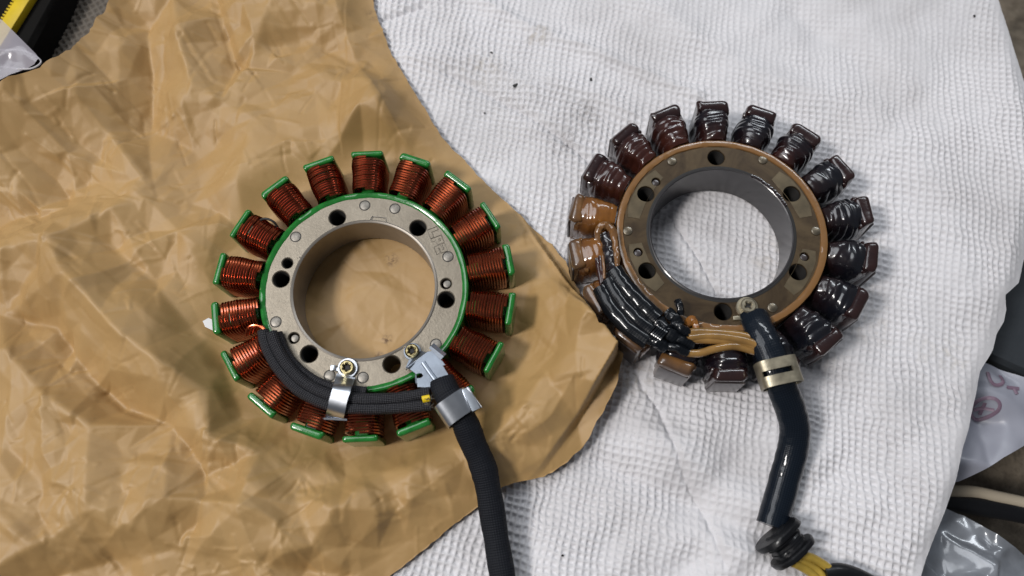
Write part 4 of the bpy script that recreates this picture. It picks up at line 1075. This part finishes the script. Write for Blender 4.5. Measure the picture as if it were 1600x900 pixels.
# black case with a yellow toothed strip
case = empty('black_case', 'black case with a yellow ribbed edge strip beyond the top left corner', 'case')
mb = MB(); plate2d(mb, [tuple(at(x, y, 4)[:2]) for x, y in ((-330, -140), (150, -140), (86, 0), (48, 70), (30, 108), (-60, 130), (-330, 200))], [], -92, 4, 2.0)
mb.build('case_body', simple('black_plastic_case', (0.007, 0.0065, 0.006), 0.8, spec=0.1, bscale=60, bstr=0.3, bdist=0.004), case)
mb = MB(); e0, e1 = at(62, -30, 7), at(2, 66, 7); d = (e1 - e0).normalized(); nrm = Vector((-d.y, d.x, 0))
if nrm.x > 0: nrm = -nrm
Mx = Matrix((( d.x, nrm.x, 0, 0), (d.y, nrm.y, 0, 0), (0, 0, 1, 0), (0, 0, 0, 1)))
mid = (at(58, -30, 6) + at(-14, 90, 6)) / 2
rbox(mb, mid, (44, 6.5, 4), 0.8, 2, Mx.to_3x3().to_4x4())
o = mb.build('edge_strip', simple('yellow_plastic', (0.62, 0.44, 0.012), 0.45, nscale=80, namp=0.15), case)
for i in range(26):
    t = -21 + i * 1.65; mb = MB(); rbox(mb, mid + d * t + nrm * 3.8, (0.9, 1.8, 3.6), 0.25, 1, Mx.to_3x3().to_4x4()); mb.build('tooth', MATS['yellow_plastic'], o)
# right side: dark box, bag with pink print, stick, crumpled wrapping
mb = MB(); plate2d(mb, [tuple(at(x, y, -30)[:2]) for x, y in ((1540, 395), (1760, 380), (1760, 640), (1640, 600), (1550, 560), (1510, 520))], [], -90, -30, 2.0)
o = mb.build('dark_box', simple('dark_slate_plastic', (0.022, 0.027, 0.033), 0.6, bscale=60, bstr=0.3, bdist=0.002)); tag(o, 'dark slate box beside the right edge of the cloth', 'box')
pb, pz = film_sheet('printed_bag', [(1470, 548), (1530, 560), (1560, 570), (1600, 590), (1700, 610), (1720, 690), (1600, 695), (1560, 716), (1530, 735), (1500, 752), (1440, 765)], -26, 5.5, 15, film_mat('milky_film', (0.33, 0.34, 0.40), 0.85, 0.4), 91)
tag(pb, 'milky blue plastic bag with mauve print right of the cloth', 'plastic bag')
M_print = simple('mauve_print', (0.18, 0.12, 0.165), 0.5)
def draw_on(zf, polys, rad, name, parent):
    for P in polys:
        mb = MB(); Q = [at(x, y, -26) for x, y in P]; Q = [Vector((q.x, q.y, float(zf(np.array([[q.x]]), np.array([[q.y]]))[0, 0]) + 0.5)) for q in catmull(Q, 5)]
        tube(mb, Q, rad, 6, 0.25, up=(0, 0, 1)); mb.build(name, M_print, parent)
ell = [(1538 + 19 * math.cos(a), 638 + 15 * math.sin(a)) for a in np.linspace(0, 2 * PI, 20)]
draw_on(pz, [ell, [(1524, 640), (1538, 637), (1552, 641)], [(1538, 630), (1538, 646)]], 0.8, 'print_emblem', pb)
draw_on(pz, [[(1541, 582), (1542, 596), (1550, 603), (1562, 600), (1565, 586)], [(1582, 608), (1585, 617)], [(1570, 606), (1590, 608)]], 0.75, 'print_mark', pb)
mb = MB(); tube(mb, catmull([at(1470, 768, -58), at(1520, 768, -58), at(1560, 776, -58), at(1620, 790, -58), at(1700, 815, -58)], 6), 2.6, 10, 0.8)
o = mb.build('pale_stick', simple('pale_wood', (0.42, 0.36, 0.27), 0.7)); tag(o, 'thin pale stick lying past the lower right edge of the cloth', 'stick')
mb = MB(); tube(mb, catmull([at(1462, 782, -60), at(1530, 790, -60), at(1600, 802, -60), at(1700, 830, -60)], 6), 5.0, 12, 0.7)
o = mb.build('black_hose', M_rubber); tag(o, 'black hose under the thin pale stick right of the cloth', 'hose')
wr, wz = film_sheet('crumpled_wrapping', [(1390, 780), (1475, 792), (1520, 805), (1580, 850), (1640, 890), (1700, 960), (1380, 990)], -36, 6.0, 15, simple('grey_foil_film', (0.21, 0.225, 0.25), 0.24, metal=0.1, coat=0.6, nscale=50, namp=0.35), 95, step=0.9)
tag(wr, 'shiny crumpled grey plastic wrapping at the bottom right corner', 'wrapping')

# waffle cloth added between case and paper, corner shade put into its dark colour
def shaded_corner_cloth():
    m, nt, b = new_mat('shaded_waffle'); co = coords(nt)
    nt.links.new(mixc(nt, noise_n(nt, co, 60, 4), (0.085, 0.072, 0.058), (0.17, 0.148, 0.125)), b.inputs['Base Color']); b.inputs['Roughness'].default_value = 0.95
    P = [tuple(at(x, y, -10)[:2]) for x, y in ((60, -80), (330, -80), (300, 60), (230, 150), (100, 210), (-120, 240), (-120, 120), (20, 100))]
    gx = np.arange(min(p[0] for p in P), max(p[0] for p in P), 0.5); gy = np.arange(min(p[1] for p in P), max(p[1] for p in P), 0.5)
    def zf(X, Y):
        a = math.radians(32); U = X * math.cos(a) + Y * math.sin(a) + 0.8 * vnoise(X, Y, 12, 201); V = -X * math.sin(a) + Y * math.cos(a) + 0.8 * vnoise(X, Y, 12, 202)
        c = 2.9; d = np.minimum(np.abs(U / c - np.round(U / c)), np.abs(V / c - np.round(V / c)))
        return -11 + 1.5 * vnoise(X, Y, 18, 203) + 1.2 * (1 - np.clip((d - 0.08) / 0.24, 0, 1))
    o = sheet('shaded_cloth', gx, gy, zf, P, m, 0)
    tag(o, 'waffle cloth with shade put into its brown-grey colour, between the black case and the upper left paper edge', 'cloth')
shaded_corner_cloth()
